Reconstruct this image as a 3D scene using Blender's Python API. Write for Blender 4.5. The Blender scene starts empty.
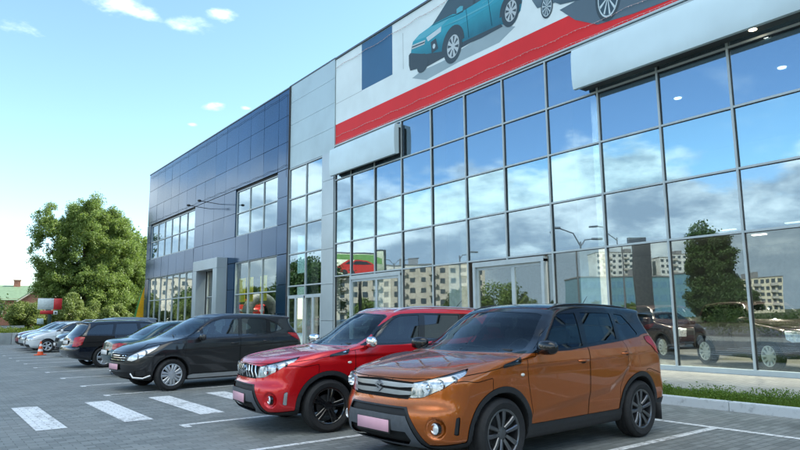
import bpy, bmesh, math, random
import numpy as np
from mathutils import Vector, Matrix

rad = math.radians
S = bpy.context.scene
COL = S.collection

# ------------------------------------------------------------------ camera
CAM_H = 1.45
cd = bpy.data.cameras.new('camera')
cam = bpy.data.objects.new('camera', cd)
COL.objects.link(cam)
S.camera = cam
cd.sensor_width = 36.0
cd.lens = 629.84 / 800.0 * 36.0
cd.clip_start = 0.05
cd.clip_end = 6000.0
_yaw, _pit, _rol = rad(37.246), rad(8.3866), rad(-0.48563)
_f = Vector((math.sin(_yaw) * math.cos(_pit), math.cos(_yaw) * math.cos(_pit), math.sin(_pit)))
_r = Vector((math.cos(_yaw), -math.sin(_yaw), 0))
_u = _r.cross(_f)
_r2 = _r * math.cos(_rol) + _u * math.sin(_rol)
_u2 = -_r * math.sin(_rol) + _u * math.cos(_rol)
_m = Matrix((_r2, _u2, -_f)).transposed().to_4x4()
_m.translation = Vector((0, 0, CAM_H))
cam.matrix_world = _m

# ------------------------------------------------------------------ sky, sun, exposure
SUN_AZ = rad(-14.0)      # from +X towards +Y
SUN_EL = rad(37.0)
sun_dir = Vector((math.cos(SUN_EL) * math.cos(SUN_AZ), math.cos(SUN_EL) * math.sin(SUN_AZ), math.sin(SUN_EL)))
W = bpy.data.worlds.new('World')
S.world = W
W.use_nodes = True


def build_world():
    nt = W.node_tree
    N, L = nt.nodes, nt.links
    N.clear()
    out = N.new('ShaderNodeOutputWorld')
    bg = N.new('ShaderNodeBackground')
    bg.inputs['Strength'].default_value = 0.10
    sky = N.new('ShaderNodeTexSky')
    sky.sky_type = 'NISHITA'
    sky.sun_disc = False
    sky.sun_elevation = SUN_EL
    sky.sun_rotation = math.pi / 2 - SUN_AZ
    sky.altitude = 0
    sky.air_density = 1.0
    sky.dust_density = 0.1
    sky.ozone_density = 1.0
    tc = N.new('ShaderNodeTexCoord')
    V = tc.outputs['Generated']

    def math_(op, a, b=None, c=None, clamp=False):
        n = N.new('ShaderNodeMath')
        n.operation = op
        n.use_clamp = clamp
        for i, v in enumerate((a, b, c)):
            if v is None:
                continue
            if isinstance(v, (int, float)):
                n.inputs[i].default_value = v
            else:
                L.new(v, n.inputs[i])
        return n.outputs[0]

    def sstep(v, a, b):
        n = N.new('ShaderNodeMapRange')
        n.interpolation_type = 'SMOOTHSTEP'
        L.new(v, n.inputs[0])
        n.inputs[1].default_value = a
        n.inputs[2].default_value = b
        return n.outputs[0]
    sep = N.new('ShaderNodeSeparateXYZ')
    L.new(V, sep.inputs[0])
    X, Y, Z = sep.outputs
    mp = N.new('ShaderNodeMapping')
    mp.inputs['Scale'].default_value = (1, 1, 2.4)
    L.new(V, mp.inputs[0])
    nz = N.new('ShaderNodeTexNoise')
    nz.inputs['Scale'].default_value = 3.4
    nz.inputs['Detail'].default_value = 9
    nz.inputs['Roughness'].default_value = 0.56
    L.new(mp.outputs[0], nz.inputs['Vector'])
    n1 = nz.outputs[0]
    nz2 = N.new('ShaderNodeTexNoise')
    nz2.inputs['Scale'].default_value = 9.0
    nz2.inputs['Detail'].default_value = 8
    nz2.inputs['Roughness'].default_value = 0.6
    L.new(mp.outputs[0], nz2.inputs['Vector'])
    n2 = nz2.outputs[0]
    # bank of cumulus low in the west (-X), seen mirrored in the glass
    west = sstep(X, 0.10, -0.22)
    low = sstep(math_('ADD', Z, math_('MULTIPLY', math_('SUBTRACT', n1, 0.5), 0.46)), 0.238, 0.19)
    bank = math_('MULTIPLY', west, low)
    hi = math_('MULTIPLY', sstep(math_('ADD', n1, math_('MULTIPLY', n2, 0.25)), 0.70, 0.84), math_('MULTIPLY', sstep(Z, 0.42, 0.28), west))
    bank = math_('MAXIMUM', bank, math_('MULTIPLY', hi, 0.30))
    cl = math_('MULTIPLY', bank, 1.0)
    few = None
    # the few small clouds over the roof
    for (dx, dy, dz, sc, amp) in CLOUDS:
        d = Vector((dx, dy, dz)).normalized()
        vm = N.new('ShaderNodeVectorMath')
        vm.operation = 'DISTANCE'
        L.new(V, vm.inputs[0])
        vm.inputs[1].default_value = d
        mm = N.new('ShaderNodeVectorMath')
        # squash: vertical distances count more
        sub = N.new('ShaderNodeVectorMath'); sub.operation = 'SUBTRACT'
        L.new(V, sub.inputs[0]); sub.inputs[1].default_value = d
        mul = N.new('ShaderNodeVectorMath'); mul.operation = 'MULTIPLY'
        L.new(sub.outputs[0], mul.inputs[0]); mul.inputs[1].default_value = (1, 1, 2.6)
        ln = N.new('ShaderNodeVectorMath'); ln.operation = 'LENGTH'
        L.new(mul.outputs[0], ln.inputs[0])
        g = sstep(ln.outputs['Value'], sc, 0.0)
        c = sstep(math_('ADD', math_('MULTIPLY', g, 0.42), n2), 0.74, 1.02)
        few = math_('MULTIPLY', c, amp) if few is None else math_('MAXIMUM', few, math_('MULTIPLY', c, amp))
    # thin haze near the horizon
    hz = math_('MULTIPLY', sstep(Z, 0.16, 0.0), math_('MULTIPLY', sstep(n1, 0.42, 0.75), 0.08))
    few = math_('MAXIMUM', few, hz)
    # cloud colour: bright tops, greyer bellies
    ramp = N.new('ShaderNodeMix'); ramp.data_type = 'RGBA'
    shade = sstep(math_('ADD', Z, math_('MULTIPLY', math_('SUBTRACT', n2, 0.5), 0.75)), 0.02, 0.30)
    L.new(shade, ramp.inputs[0])
    ramp.inputs[6].default_value = (2.4, 3.05, 3.6, 1)
    ramp.inputs[7].default_value = (6.8, 7.5, 7.4, 1)
    hs = N.new('ShaderNodeHueSaturation')
    hs.inputs['Hue'].default_value = SKY_HUE
    hs.inputs['Saturation'].default_value = SKY_SAT
    hs.inputs['Value'].default_value = 1.0
    tint = N.new('ShaderNodeMix'); tint.data_type = 'RGBA'; tint.blend_type = 'MULTIPLY'
    tint.inputs[0].default_value = 1.0
    L.new(sky.outputs[0], tint.inputs[6])
    tint.inputs[7].default_value = SKY_TINT
    L.new(tint.outputs[2], hs.inputs['Color'])
    mx = N.new('ShaderNodeMix'); mx.data_type = 'RGBA'
    L.new(cl, mx.inputs[0])
    L.new(hs.outputs[0], mx.inputs[6])
    L.new(ramp.outputs[2], mx.inputs[7])
    mx2 = N.new('ShaderNodeMix'); mx2.data_type = 'RGBA'
    L.new(few, mx2.inputs[0])
    L.new(mx.outputs[2], mx2.inputs[6])
    mx2.inputs[7].default_value = (5.0, 5.7, 5.9, 1)
    # unseen bright cloud added overhead and behind the camera to lift ambient light
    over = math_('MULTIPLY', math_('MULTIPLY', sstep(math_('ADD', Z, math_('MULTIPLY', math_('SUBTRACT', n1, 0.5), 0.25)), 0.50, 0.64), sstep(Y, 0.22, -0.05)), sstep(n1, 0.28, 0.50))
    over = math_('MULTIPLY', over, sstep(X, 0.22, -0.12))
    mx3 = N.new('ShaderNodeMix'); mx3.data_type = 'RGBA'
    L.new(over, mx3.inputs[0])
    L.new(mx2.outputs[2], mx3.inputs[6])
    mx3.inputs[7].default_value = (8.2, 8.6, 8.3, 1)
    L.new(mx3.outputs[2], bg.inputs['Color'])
    L.new(bg.outputs[0], out.inputs[0])


SKY_HUE, SKY_SAT = 0.495, 1.0
SKY_TINT = (.82, .90, .92, 1)
CLOUDS = [(0.19, 0.885, 0.435, 0.13, 1.0), (0.14, 0.89, 0.44, 0.10, 1.0), (0.07, 0.922, 0.383, 0.08, 0.8), (0.31, 0.842, 0.440, 0.07, 0.9), (0.28, 0.86, 0.423, 0.08, 0.6),
          (0.327, 0.89, 0.316, 0.045, 1.0), (0.373, 0.872, 0.317, 0.022, 0.8), (0.304, 0.908, 0.287, 0.022, 0.7)]
build_world()

sl = bpy.data.lights.new('sun', 'SUN')
sl.energy = 3.4
sl.angle = rad(0.5)
sl.color = (1.0, 0.93, 0.82)
sun = bpy.data.objects.new('sun', sl)
COL.objects.link(sun)
sun.rotation_euler = sun_dir.to_track_quat('Z', 'Y').to_euler()
S.view_settings.view_transform = 'Standard'
S.view_settings.look = 'None'
S.view_settings.gamma = 1.0
S.view_settings.use_curve_mapping = False
S.view_settings.exposure = 1.9
try:
    S.cycles.max_bounces = 8
    S.cycles.transparent_max_bounces = 16
    S.cycles.use_denoising = True
    S.cycles.caustics_reflective = False
    S.cycles.caustics_refractive = False
except Exception:
    pass

# ------------------------------------------------------------------ material helpers


class NT:
    def __init__(s, name):
        s.m = bpy.data.materials.new(name)
        s.m.use_nodes = True
        s.t = s.m.node_tree
        s.t.nodes.clear()
        s.out = s.t.nodes.new('ShaderNodeOutputMaterial')

    def n(s, typ, **kw):
        nd = s.t.nodes.new('ShaderNode' + typ)
        for k, v in kw.items():
            if k == 'ins':
                for kk, vv in v.items():
                    i = nd.inputs[kk]
                    if hasattr(vv, 'is_output'):
                        s.t.links.new(vv, i)
                    else:
                        if i.type == 'RGBA' and len(vv) == 3:
                            vv = (*vv, 1)
                        i.default_value = vv
            else:
                setattr(nd, k, v)
        return nd

    def math(s, op, a, b=0.0, c=0.0, clamp=False):
        nd = s.n('Math', operation=op, use_clamp=clamp)
        for i, v in enumerate((a, b, c)):
            if hasattr(v, 'is_output'):
                s.t.links.new(v, nd.inputs[i])
            else:
                nd.inputs[i].default_value = v
        return nd.outputs[0]

    def mix(s, f, a, b, typ='RGBA', blend='MIX'):
        nd = s.n('Mix', data_type=typ, blend_type=blend) if typ == 'RGBA' else s.n('Mix', data_type=typ)
        ix = (0, 6, 7) if typ == 'RGBA' else (0, 2, 3)
        for i, v in zip(ix, (f, a, b)):
            if hasattr(v, 'is_output'):
                s.t.links.new(v, nd.inputs[i])
            else:
                if nd.inputs[i].type == 'RGBA' and len(v) == 3:
                    v = (*v, 1)
                nd.inputs[i].default_value = v
        return nd.outputs[2 if typ == 'RGBA' else 0]

    def step(s, v, a, b):
        nd = s.n('MapRange', interpolation_type='SMOOTHSTEP')
        s.t.links.new(v, nd.inputs[0])
        nd.inputs[1].default_value = a
        nd.inputs[2].default_value = b
        return nd.outputs[0]

    def noise(s, scale, vec=None, detail=6, rough=0.55):
        nd = s.n('TexNoise', ins={'Scale': scale, 'Detail': detail, 'Roughness': rough})
        if vec is not None:
            s.t.links.new(vec, nd.inputs['Vector'])
        return nd.outputs[0]

    def pos(s):
        return s.n('NewGeometry').outputs['Position']

    def obj(s):
        return s.n('TexCoord').outputs['Object']

    def bump(s, h, strength=0.3, dist=0.01):
        nd = s.n('Bump', ins={'Strength': strength, 'Distance': dist, 'Height': h})
        return nd.outputs[0]

    def surf(s, sh):
        s.t.links.new(sh, s.out.inputs['Surface'])
        return s.m


MATS = {}


def mat(name, color, rough=0.6, metal=0.0, var=0.12, scale=6.0, coat=0.0, bump=0.0, bscale=40.0, emit=None, estr=0, spec=None):
    if name in MATS:
        return MATS[name]
    t = NT(name)
    o = t.obj()
    n = t.noise(scale, o)
    c = t.mix(t.step(n, 0.3, 0.7), tuple(x * (1 - var) for x in color), tuple(min(1, x * (1 + var)) for x in color))
    ins = {'Base Color': c, 'Roughness': rough, 'Metallic': metal, 'Coat Weight': coat, 'Coat Roughness': 0.04}
    if bump:
        ins['Normal'] = t.bump(t.noise(bscale, o), bump, 0.01)
    if emit:
        ins['Emission Color'] = emit
        ins['Emission Strength'] = estr
    p = t.n('BsdfPrincipled', ins=ins)
    if spec is not None:
        p.inputs['Specular IOR Level'].default_value = spec
    MATS[name] = t.surf(p.outputs[0])
    return MATS[name]


def paint(name, color, flake=0.5, metal=0.55, rough=0.33, coat=1.0):
    if name in MATS:
        return MATS[name]
    t = NT(name)
    o = t.obj()
    v = t.n('TexVoronoi', ins={'Scale': 900.0, 'Vector': o})
    f = t.mix(flake, color, v.outputs['Color'], blend='SOFT_LIGHT')
    dust = t.step(t.noise(5.0, o, 8, 0.65), 0.45, 0.8)
    p = t.n('BsdfPrincipled', ins={'Base Color': f, 'Metallic': metal, 'Roughness': rough, 'Coat Weight': coat, 'Coat IOR': 1.45,
                                   'Coat Roughness': t.mix(dust, 0.015, 0.10, 'FLOAT')})
    MATS[name] = t.surf(p.outputs[0])
    return MATS[name]


def glass(name, tint, refl=0.10, rough=0.0, fres=1.45, bump=0.0, bscale=0.6, gcol=(0.93, 0.97, 1.0, 1)):
    """thin coated glass: see-through tint plus mirror reflection"""
    if name in MATS:
        return MATS[name]
    t = NT(name)
    nrm = {}
    if bump:
        nrm = {'Normal': t.bump(t.noise(bscale, t.pos(), 2), bump, 0.02)}
    tr = t.n('BsdfTransparent', ins={'Color': tint})
    gl = t.n('BsdfGlossy', ins={'Color': gcol, 'Roughness': rough, **nrm})
    g = t.n('NewGeometry')
    dt = t.n('VectorMath', operation='DOT_PRODUCT')
    t.t.links.new(g.outputs['Incoming'], dt.inputs[0])
    t.t.links.new(g.outputs['Normal'], dt.inputs[1])
    c = t.math('ABSOLUTE', dt.outputs['Value'])
    sch = t.math('MULTIPLY', t.math('POWER', t.math('SUBTRACT', 1.0, c, clamp=True), 5.0), .9)
    f = t.math('ADD', sch, refl + .035, clamp=True)
    mx = t.n('MixShader', ins={0: f, 1: tr.outputs[0], 2: gl.outputs[0]})
    MATS[name] = t.surf(mx.outputs[0])
    return MATS[name]


# ------------------------------------------------------------------ mesh helpers
_used = {}


def link(name, me, m=None, parent=None, smooth=False):
    o = bpy.data.objects.new(name, me)
    COL.objects.link(o)
    if m is not None:
        for mm in (m if isinstance(m, (list, tuple)) else [m]):
            me.materials.append(mm)
    if parent is not None:
        o.parent = parent
    if smooth:
        me.polygons.foreach_set('use_smooth', [True] * len(me.polygons))
    return o


def empty(name, loc=(0, 0, 0), rz=0.0, label=None, cat=None, group=None):
    o = bpy.data.objects.new(name, None)
    COL.objects.link(o)
    o.location = loc
    o.rotation_euler = (0, 0, rz)
    o.empty_display_size = 0.2
    tag(o, label, cat, group)
    return o


def tag(o, label=None, cat=None, group=None, kind=None):
    if label:
        o['label'] = label
    if cat:
        o['category'] = cat
    if group:
        o['group'] = group
    if kind:
        o['kind'] = kind
    return o


def dup_tree(o, parent=None):
    c = o.copy()
    COL.objects.link(c)
    c.parent = parent
    for ch in list(o.children):
        dup_tree(ch, c)
    return c


class MB:
    """collects simple shapes, links them as ONE mesh object"""

    def __init__(s):
        s.v = []
        s.f = []
        s.mi = []
        s.cur = 0

    def add(s, vs, fs):
        b = len(s.v)
        s.v += [tuple(p) for p in vs]
        s.f += [tuple(i + b for i in f) for f in fs]
        s.mi += [s.cur] * len(fs)
        return s

    def box(s, x0, x1, y0, y1, z0, z1):
        x0, x1 = min(x0, x1), max(x0, x1)
        y0, y1 = min(y0, y1), max(y0, y1)
        z0, z1 = min(z0, z1), max(z0, z1)
        v = [(x0, y0, z0), (x1, y0, z0), (x1, y1, z0), (x0, y1, z0), (x0, y0, z1), (x1, y0, z1), (x1, y1, z1), (x0, y1, z1)]
        return s.add(v, [(0, 3, 2, 1), (4, 5, 6, 7), (0, 1, 5, 4), (1, 2, 6, 5), (2, 3, 7, 6), (3, 0, 4, 7)])

    def quad(s, a, b, c, d):
        return s.add([a, b, c, d], [(0, 1, 2, 3)])

    def prism(s, pts, axis, a, b):
        """2D polygon extruded along axis from a to b; pts in the other two axes (cyclic order)"""
        n = len(pts)

        def P(p, h):
            if axis == 0:
                return (h, p[0], p[1])
            if axis == 1:
                return (p[0], h, p[1])
            return (p[0], p[1], h)
        v = [P(p, a) for p in pts] + [P(p, b) for p in pts]
        f = [tuple(range(n))[::-1], tuple(range(n, 2 * n))] + [(i, (i + 1) % n, n + (i + 1) % n, n + i) for i in range(n)]
        return s.add(v, f)

    def tube(s, pts, r, n=8, caps=True, r1=None):
        pts = [Vector(p) for p in pts]
        rings = []
        up = Vector((0, 0, 1))
        for i, p in enumerate(pts):
            d = (pts[min(i + 1, len(pts) - 1)] - pts[max(i - 1, 0)]).normalized()
            a = d.cross(up)
            if a.length < 1e-3:
                a = d.cross(Vector((1, 0, 0)))
            a.normalize()
            b = d.cross(a).normalized()
            rr = r if r1 is None else r + (r1 - r) * i / (len(pts) - 1)
            rings.append([p + (a * math.cos(t) + b * math.sin(t)) * rr for t in [2 * math.pi * k / n for k in range(n)]])
        v = [q for rg in rings for q in rg]
        f = []
        for i in range(len(rings) - 1):
            for k in range(n):
                f.append((i * n + k, i * n + (k + 1) % n, (i + 1) * n + (k + 1) % n, (i + 1) * n + k))
        if caps:
            f.append(tuple(range(n)))
            f.append(tuple(range(len(v) - n, len(v)))[::-1])
        return s.add(v, f)

    def lathe(s, prof, axis=1, c=(0, 0, 0), n=32, close=False):
        """prof: (radius, h) pairs round the axis"""
        v = []
        for r, h in prof:
            for k in range(n):
                t = 2 * math.pi * k / n
                a, b = r * math.cos(t), r * math.sin(t)
                p = (a, h, b) if axis == 1 else ((h, a, b) if axis == 0 else (a, b, h))
                v.append((p[0] + c[0], p[1] + c[1], p[2] + c[2]))
        f = []
        m = len(prof)
        for i in range(m - 1 if not close else m):
            j = (i + 1) % m
            for k in range(n):
                f.append((i * n + k, i * n + (k + 1) % n, j * n + (k + 1) % n, j * n + k))
        return s.add(v, f)

    def ico(s, c, r, sx=1, sy=1, sz=1, sub=2, jit=0, rng=None):
        bm = bmesh.new()
        bmesh.ops.create_icosphere(bm, subdivisions=sub, radius=1)
        vs = []
        for v in bm.verts:
            k = 1 + (rng.uniform(-jit, jit) if jit else 0)
            vs.append((c[0] + v.co.x * r * sx * k, c[1] + v.co.y * r * sy * k, c[2] + v.co.z * r * sz * k))
        fs = [tuple(v.index for v in f.verts) for f in bm.faces]
        bm.free()
        return s.add(vs, fs)

    def xform(s, M, start=0):
        for i in range(start, len(s.v)):
            s.v[i] = tuple(M @ Vector(s.v[i]))
        return s

    def build(s, name, m=None, parent=None, smooth=False, bevel=0, auto=None):
        me = bpy.data.meshes.new(name)
        me.from_pydata(s.v, [], s.f)
        if bevel:
            bm = bmesh.new()
            bm.from_mesh(me)
            bmesh.ops.remove_doubles(bm, verts=bm.verts, dist=1e-5)
            bmesh.ops.bevel(bm, geom=list(bm.edges), offset=bevel, segments=2, affect='EDGES', profile=0.5, clamp_overlap=True)
            bmesh.ops.recalc_face_normals(bm, faces=bm.faces)
            bm.to_mesh(me)
            bm.free()
        o = link(name, me, m, parent, smooth)
        if not bevel and isinstance(m, (list, tuple)):
            me.polygons.foreach_set('material_index', s.mi)
        if auto is not None:
            me.polygons.foreach_set('use_smooth', [True] * len(me.polygons))
            me.set_sharp_from_angle(angle=rad(auto))
        me.update()
        return o


def rbox(name, c, size, m, parent, bevel=0.02, seg=3, rot=None):
    """rounded box part"""
    bm = bmesh.new()
    bmesh.ops.create_cube(bm, size=1)
    for v in bm.verts:
        v.co = Vector((v.co.x * size[0], v.co.y * size[1], v.co.z * size[2]))
    bmesh.ops.bevel(bm, geom=list(bm.edges), offset=bevel, segments=seg, affect='EDGES', profile=0.5, clamp_overlap=True)
    M = Matrix.Translation(c)
    if rot is not None:
        M = M @ rot
    bmesh.ops.transform(bm, matrix=M, verts=bm.verts)
    me = bpy.data.meshes.new(name)
    bm.to_mesh(me)
    bm.free()
    o = link(name, me, m, parent)
    me.polygons.foreach_set('use_smooth', [True] * len(me.polygons))
    me.set_sharp_from_angle(angle=rad(50))
    return o
# ------------------------------------------------------------------ car bodies: implicit surface -> mesh -> panels


def sst(v, a, b):
    t = np.clip((v - a) / (b - a), 0, 1)
    return t * t * (3 - 2 * t)


def smax(a, b, k):
    h = np.clip(0.5 + 0.5 * (a - b) / k, 0, 1)
    return b + (a - b) * h + k * h * (1 - h)


def gauss(v, c, w):
    return np.exp(-((v - c) / w) ** 2)


def poly2(px, pz, poly):
    """signed distance to a polygon, negative inside"""
    P = np.asarray(poly, float)
    n = len(P)
    d2 = np.full(px.shape, 1e9)
    ins = np.zeros(px.shape, bool)
    for i in range(n):
        a, b = P[i], P[(i + 1) % n]
        e = b - a
        wx, wz = px - a[0], pz - a[1]
        t = np.clip((wx * e[0] + wz * e[1]) / (e @ e + 1e-12), 0, 1)
        d2 = np.minimum(d2, (wx - e[0] * t) ** 2 + (wz - e[1] * t) ** 2)
        c = (a[1] <= pz) != (b[1] <= pz)
        if abs(e[1]) > 1e-12:
            ins ^= c & (px < a[0] + e[0] * (pz - a[1]) / e[1])
    d = np.sqrt(d2)
    return np.where(ins, -d, d)


def chaikin(P, it=2, closed=True):
    P = np.asarray(P, float)
    for _ in range(it):
        Q = np.roll(P, -1, 0)
        P = np.stack([P * .75 + Q * .25, P * .25 + Q * .75], 1).reshape(-1, 2)
    return P


class Body:
    def __init__(s, sp):
        s.sp = sp
        prof = chaikin(sp['profile'], 2)
        s.x0, s.x1 = prof[:, 0].min() - .3, prof[:, 0].max() + .5
        s.z0, s.z1 = -.1, prof[:, 1].max() + .35
        s.h = .01
        s.gx = np.arange(s.x0, s.x1, s.h)
        s.gz = np.arange(s.z0, s.z1, s.h)
        X, Z = np.meshgrid(s.gx, s.gz, indexing='ij')
        T = poly2(X, Z, prof)
        for ax in (0, 1):      # light smoothing keeps reflections clean
            T = (np.roll(T, 1, ax) + 2 * T + np.roll(T, -1, ax)) / 4
        s.T = T
        s.ymax = max(sp['W'][1]) + .06

    def look(s, x, z):
        u = np.clip((x - s.x0) / s.h, 0, s.T.shape[0] - 2.001)
        v = np.clip((z - s.z0) / s.h, 0, s.T.shape[1] - 2.001)
        i, j = u.astype(int), v.astype(int)
        fu, fv = u - i, v - j
        T = s.T
        return (T[i, j] * (1 - fu) + T[i + 1, j] * fu) * (1 - fv) + (T[i, j + 1] * (1 - fu) + T[i + 1, j + 1] * fu) * fv

    def f(s, x, y, z):
        sp = s.sp
        a = np.sqrt(y * y + 1e-6)
        xf, xr = sp['xf'], sp['xr']
        wn = sst(x, xf - .1, xf + .45)
        wr = sst(x, xr + .1, xr - .5)
        ww = sst(z, sp['belt'] - .12, sp['belt'] + .15)
        xx = x + sp.get('bow', .3) * (a / .88) ** 3 * wn * (1 - ww) + sp.get('bowg', .14) * (a / .7) ** 2 * ww * sst(x, -.3, .3)
        xx = xx - (sp.get('bowr', .2) * (a / .88) ** 3 * (1 - ww) + .10 * (a / .7) ** 2 * ww) * sst(x, -.6, -1.3)
        cr = sp.get('crown', .1) + (sp.get('crownh', .05) - sp.get('crown', .1)) * sst(x, sp['cowl'][0] - .25, sp['cowl'][0] + .1)
        zz = z + cr * a * a * sst(z, .6, .95)
        A = s.look(xx, zz)
        w = np.interp(z, *sp['W'])
        w = w - sp.get('taper', .05) * (sst(x, xf - .3, xf + .9) ** 1 + sst(x, xr + .3, xr - .8)) * (1 - ww * .3)
        for (cx, cz, sx, sz, amp) in sp.get('bulge', ()):
            w = w + amp * gauss(x, cx, sx) * gauss(z, cz, sz)
        for (xs, zs, amp, width, xa, xb) in sp.get('crease', ()):
            zl = np.interp(x, xs, zs)
            w = w + amp * (sst(z - zl, -width, 0) - .5) * sst(x, xa - .12, xa + .12) * sst(x, xb + .12, xb - .12)
        B = (a - w) * .95
        k = sp.get('k', .045) + sp.get('kn', .08) * wn * (1 - ww) + .04 * wr * (1 - ww)
        F = smax(A, B, k)
        for (cx, cy, cz, r, dep) in sp.get('dent', ()):
            dd = np.sqrt((x - cx) ** 2 + (a - cy) ** 2 + (z - cz) ** 2)
            F = F + dep * sst(dd, r * 1.25, r * .8)
        if 'hoodlines' in sp:
            for (ya, yb, amp, wd) in sp['hoodlines']:      # fold line running back along the bonnet
                yl = np.interp(x, [sp['cowl'][0], xf + .8], [ya, yb])
                F = F - amp * (sst(a - yl, -wd, 0) - .5) * sst(x, sp['cowl'][0] - .02, sp['cowl'][0] + .12) * sst(x, xf + .85, xf + .55) * sst(zz, sp['belt'] - .28, sp['belt'] - .16)
        c = s.cav(x, y, z)
        return np.maximum(F, -c)

    def cav(s, x, y, z):
        sp = s.sp
        a = np.abs(y)
        r = np.minimum(np.hypot(x - sp['xf'], z - sp['wr']), np.hypot(x - sp['xr'], z - sp['wr'])) - sp['arch']
        return np.maximum(r, .5 - a)

    def grad(s, x, y, z, e=.006):
        g = np.stack([s.f(x + e, y, z) - s.f(x - e, y, z), s.f(x, y + e, z) - s.f(x, y - e, z), s.f(x, y, z + e) - s.f(x, y, z - e)], 1) / (2 * e)
        return g

    def mesh(s, h):
        gx = np.arange(s.x0 + .15, s.x1 - .3, h)
        ny = int(s.ymax / h) + 2
        gy = (np.arange(-ny, ny + 1)) * h
        gz = np.arange(.08, s.z1 - .2, h)
        X, Y, Z = np.meshgrid(gx, gy, gz, indexing='ij')
        F = s.f(X.ravel(), Y.ravel(), Z.ravel()).reshape(X.shape).astype(np.float32)
        ins = F < 0
        nx, nyy, nz = F.shape
        cs = np.zeros((nx - 1, nyy - 1, nz - 1), int)
        for i in (0, 1):
            for j in (0, 1):
                for k in (0, 1):
                    cs += ins[i:nx - 1 + i, j:nyy - 1 + j, k:nz - 1 + k]
        act = (cs > 0) & (cs < 8)
        idx = -np.ones(act.shape, int)
        C = np.argwhere(act)
        idx[act] = np.arange(len(C))
        # vertex: mean of edge crossings
        acc = np.zeros((len(C), 3))
        cnt = np.zeros(len(C))
        g = [gx, gy, gz]
        corners = [(i, j, k) for i in (0, 1) for j in (0, 1) for k in (0, 1)]
        for c0 in corners:
            for ax in range(3):
                if c0[ax]:
                    continue
                c1 = list(c0); c1[ax] = 1
                f0 = F[C[:, 0] + c0[0], C[:, 1] + c0[1], C[:, 2] + c0[2]]
                f1 = F[C[:, 0] + c1[0], C[:, 1] + c1[1], C[:, 2] + c1[2]]
                m = (f0 < 0) != (f1 < 0)
                t = np.where(m, f0 / np.where(m, f0 - f1, 1), 0)
                P = np.stack([g[d][C[:, d] + c0[d]] for d in range(3)], 1)
                P[:, ax] += t * h
                acc[m] += P[m]
                cnt[m] += 1
        V = acc / cnt[:, None]
        quads = []
        for ax in range(3):
            sl0 = [slice(None)] * 3; sl1 = [slice(None)] * 3
            sl0[ax] = slice(0, -1); sl1[ax] = slice(1, None)
            cr = ins[tuple(sl0)] != ins[tuple(sl1)]
            E = np.argwhere(cr)
            b, c = (ax + 1) % 3, (ax + 2) % 3
            ok = (E[:, b] > 0) & (E[:, c] > 0) & (E[:, b] < F.shape[b] - 1) & (E[:, c] < F.shape[c] - 1)
            E = E[ok]
            flip = ins[E[:, 0], E[:, 1], E[:, 2]]
            q = []
            for db, dc in ((-1, -1), (0, -1), (0, 0), (-1, 0)):
                Q = E.copy(); Q[:, b] += db; Q[:, c] += dc
                q.append(idx[Q[:, 0], Q[:, 1], Q[:, 2]])
            q = np.stack(q, 1)
            q[~flip] = q[~flip][:, ::-1]
            quads.append(q)
        Q = np.concatenate(quads)
        Q = Q[(Q >= 0).all(1)]
        for _ in range(3):
            gr = s.grad(*V.T)
            fv = s.f(*V.T)
            st = fv[:, None] * gr / (np.sum(gr * gr, 1) + .05)[:, None]
            ln = np.linalg.norm(st, axis=1, keepdims=True)
            V = V - st * np.minimum(1, .5 * h / (ln + 1e-9))
        # split along the shorter diagonal
        d1 = np.linalg.norm(V[Q[:, 0]] - V[Q[:, 2]], axis=1)
        d2 = np.linalg.norm(V[Q[:, 1]] - V[Q[:, 3]], axis=1)
        m = d1 < d2
        T = np.concatenate([Q[m][:, [0, 1, 2]], Q[m][:, [0, 2, 3]], Q[~m][:, [0, 1, 3]], Q[~m][:, [1, 2, 3]]])
        return V, T


def compact(V, N, F):
    u, inv = np.unique(F.ravel(), return_inverse=True)
    return V[u], N[u], inv.reshape(-1, 3)


def clip(V, N, F, d):
    """part of the triangle mesh where d < 0, cut cleanly along d = 0"""
    if len(F) == 0:
        return V[:0], N[:0], F
    ins = d[F] < 0
    c = ins.sum(1)
    out = [F[c == 3]]
    nV = len(V)
    E = []

    def rot(T, k):
        return np.take_along_axis(T, (k[:, None] + np.arange(3)[None]) % 3, 1)
    T1 = rot(F[c == 1], ins[c == 1].argmax(1))
    T2 = rot(F[c == 2], (~ins[c == 2]).argmax(1))
    pairs = np.concatenate([T1[:, [0, 1]], T1[:, [0, 2]], T2[:, [0, 1]], T2[:, [0, 2]]])
    if len(pairs):
        lo, hi = pairs.min(1), pairs.max(1)
        key = lo.astype(np.int64) * nV + hi
        uk, inv = np.unique(key, return_inverse=True)
        a, b = (uk // nV).astype(int), (uk % nV).astype(int)
        t = d[a] / (d[a] - d[b])
        NV = V[a] + (V[b] - V[a]) * t[:, None]
        NN = N[a] + (N[b] - N[a]) * t[:, None]
        V = np.concatenate([V, NV]); N = np.concatenate([N, NN])
        inv = inv.ravel() + nV
        n1, n2 = len(T1), len(T2)
        e1a, e1b, e2a, e2b = inv[:n1], inv[n1:2 * n1], inv[2 * n1:2 * n1 + n2], inv[2 * n1 + n2:]
        out.append(np.stack([T1[:, 0], e1a, e1b], 1))
        out.append(np.stack([e2a, T2[:, 1], T2[:, 2]], 1))
        out.append(np.stack([e2a, T2[:, 2], e2b], 1))
    F2 = np.concatenate(out)
    return compact(V, N, F2) if len(F2) else (V[:0], N[:0], F2)


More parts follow.
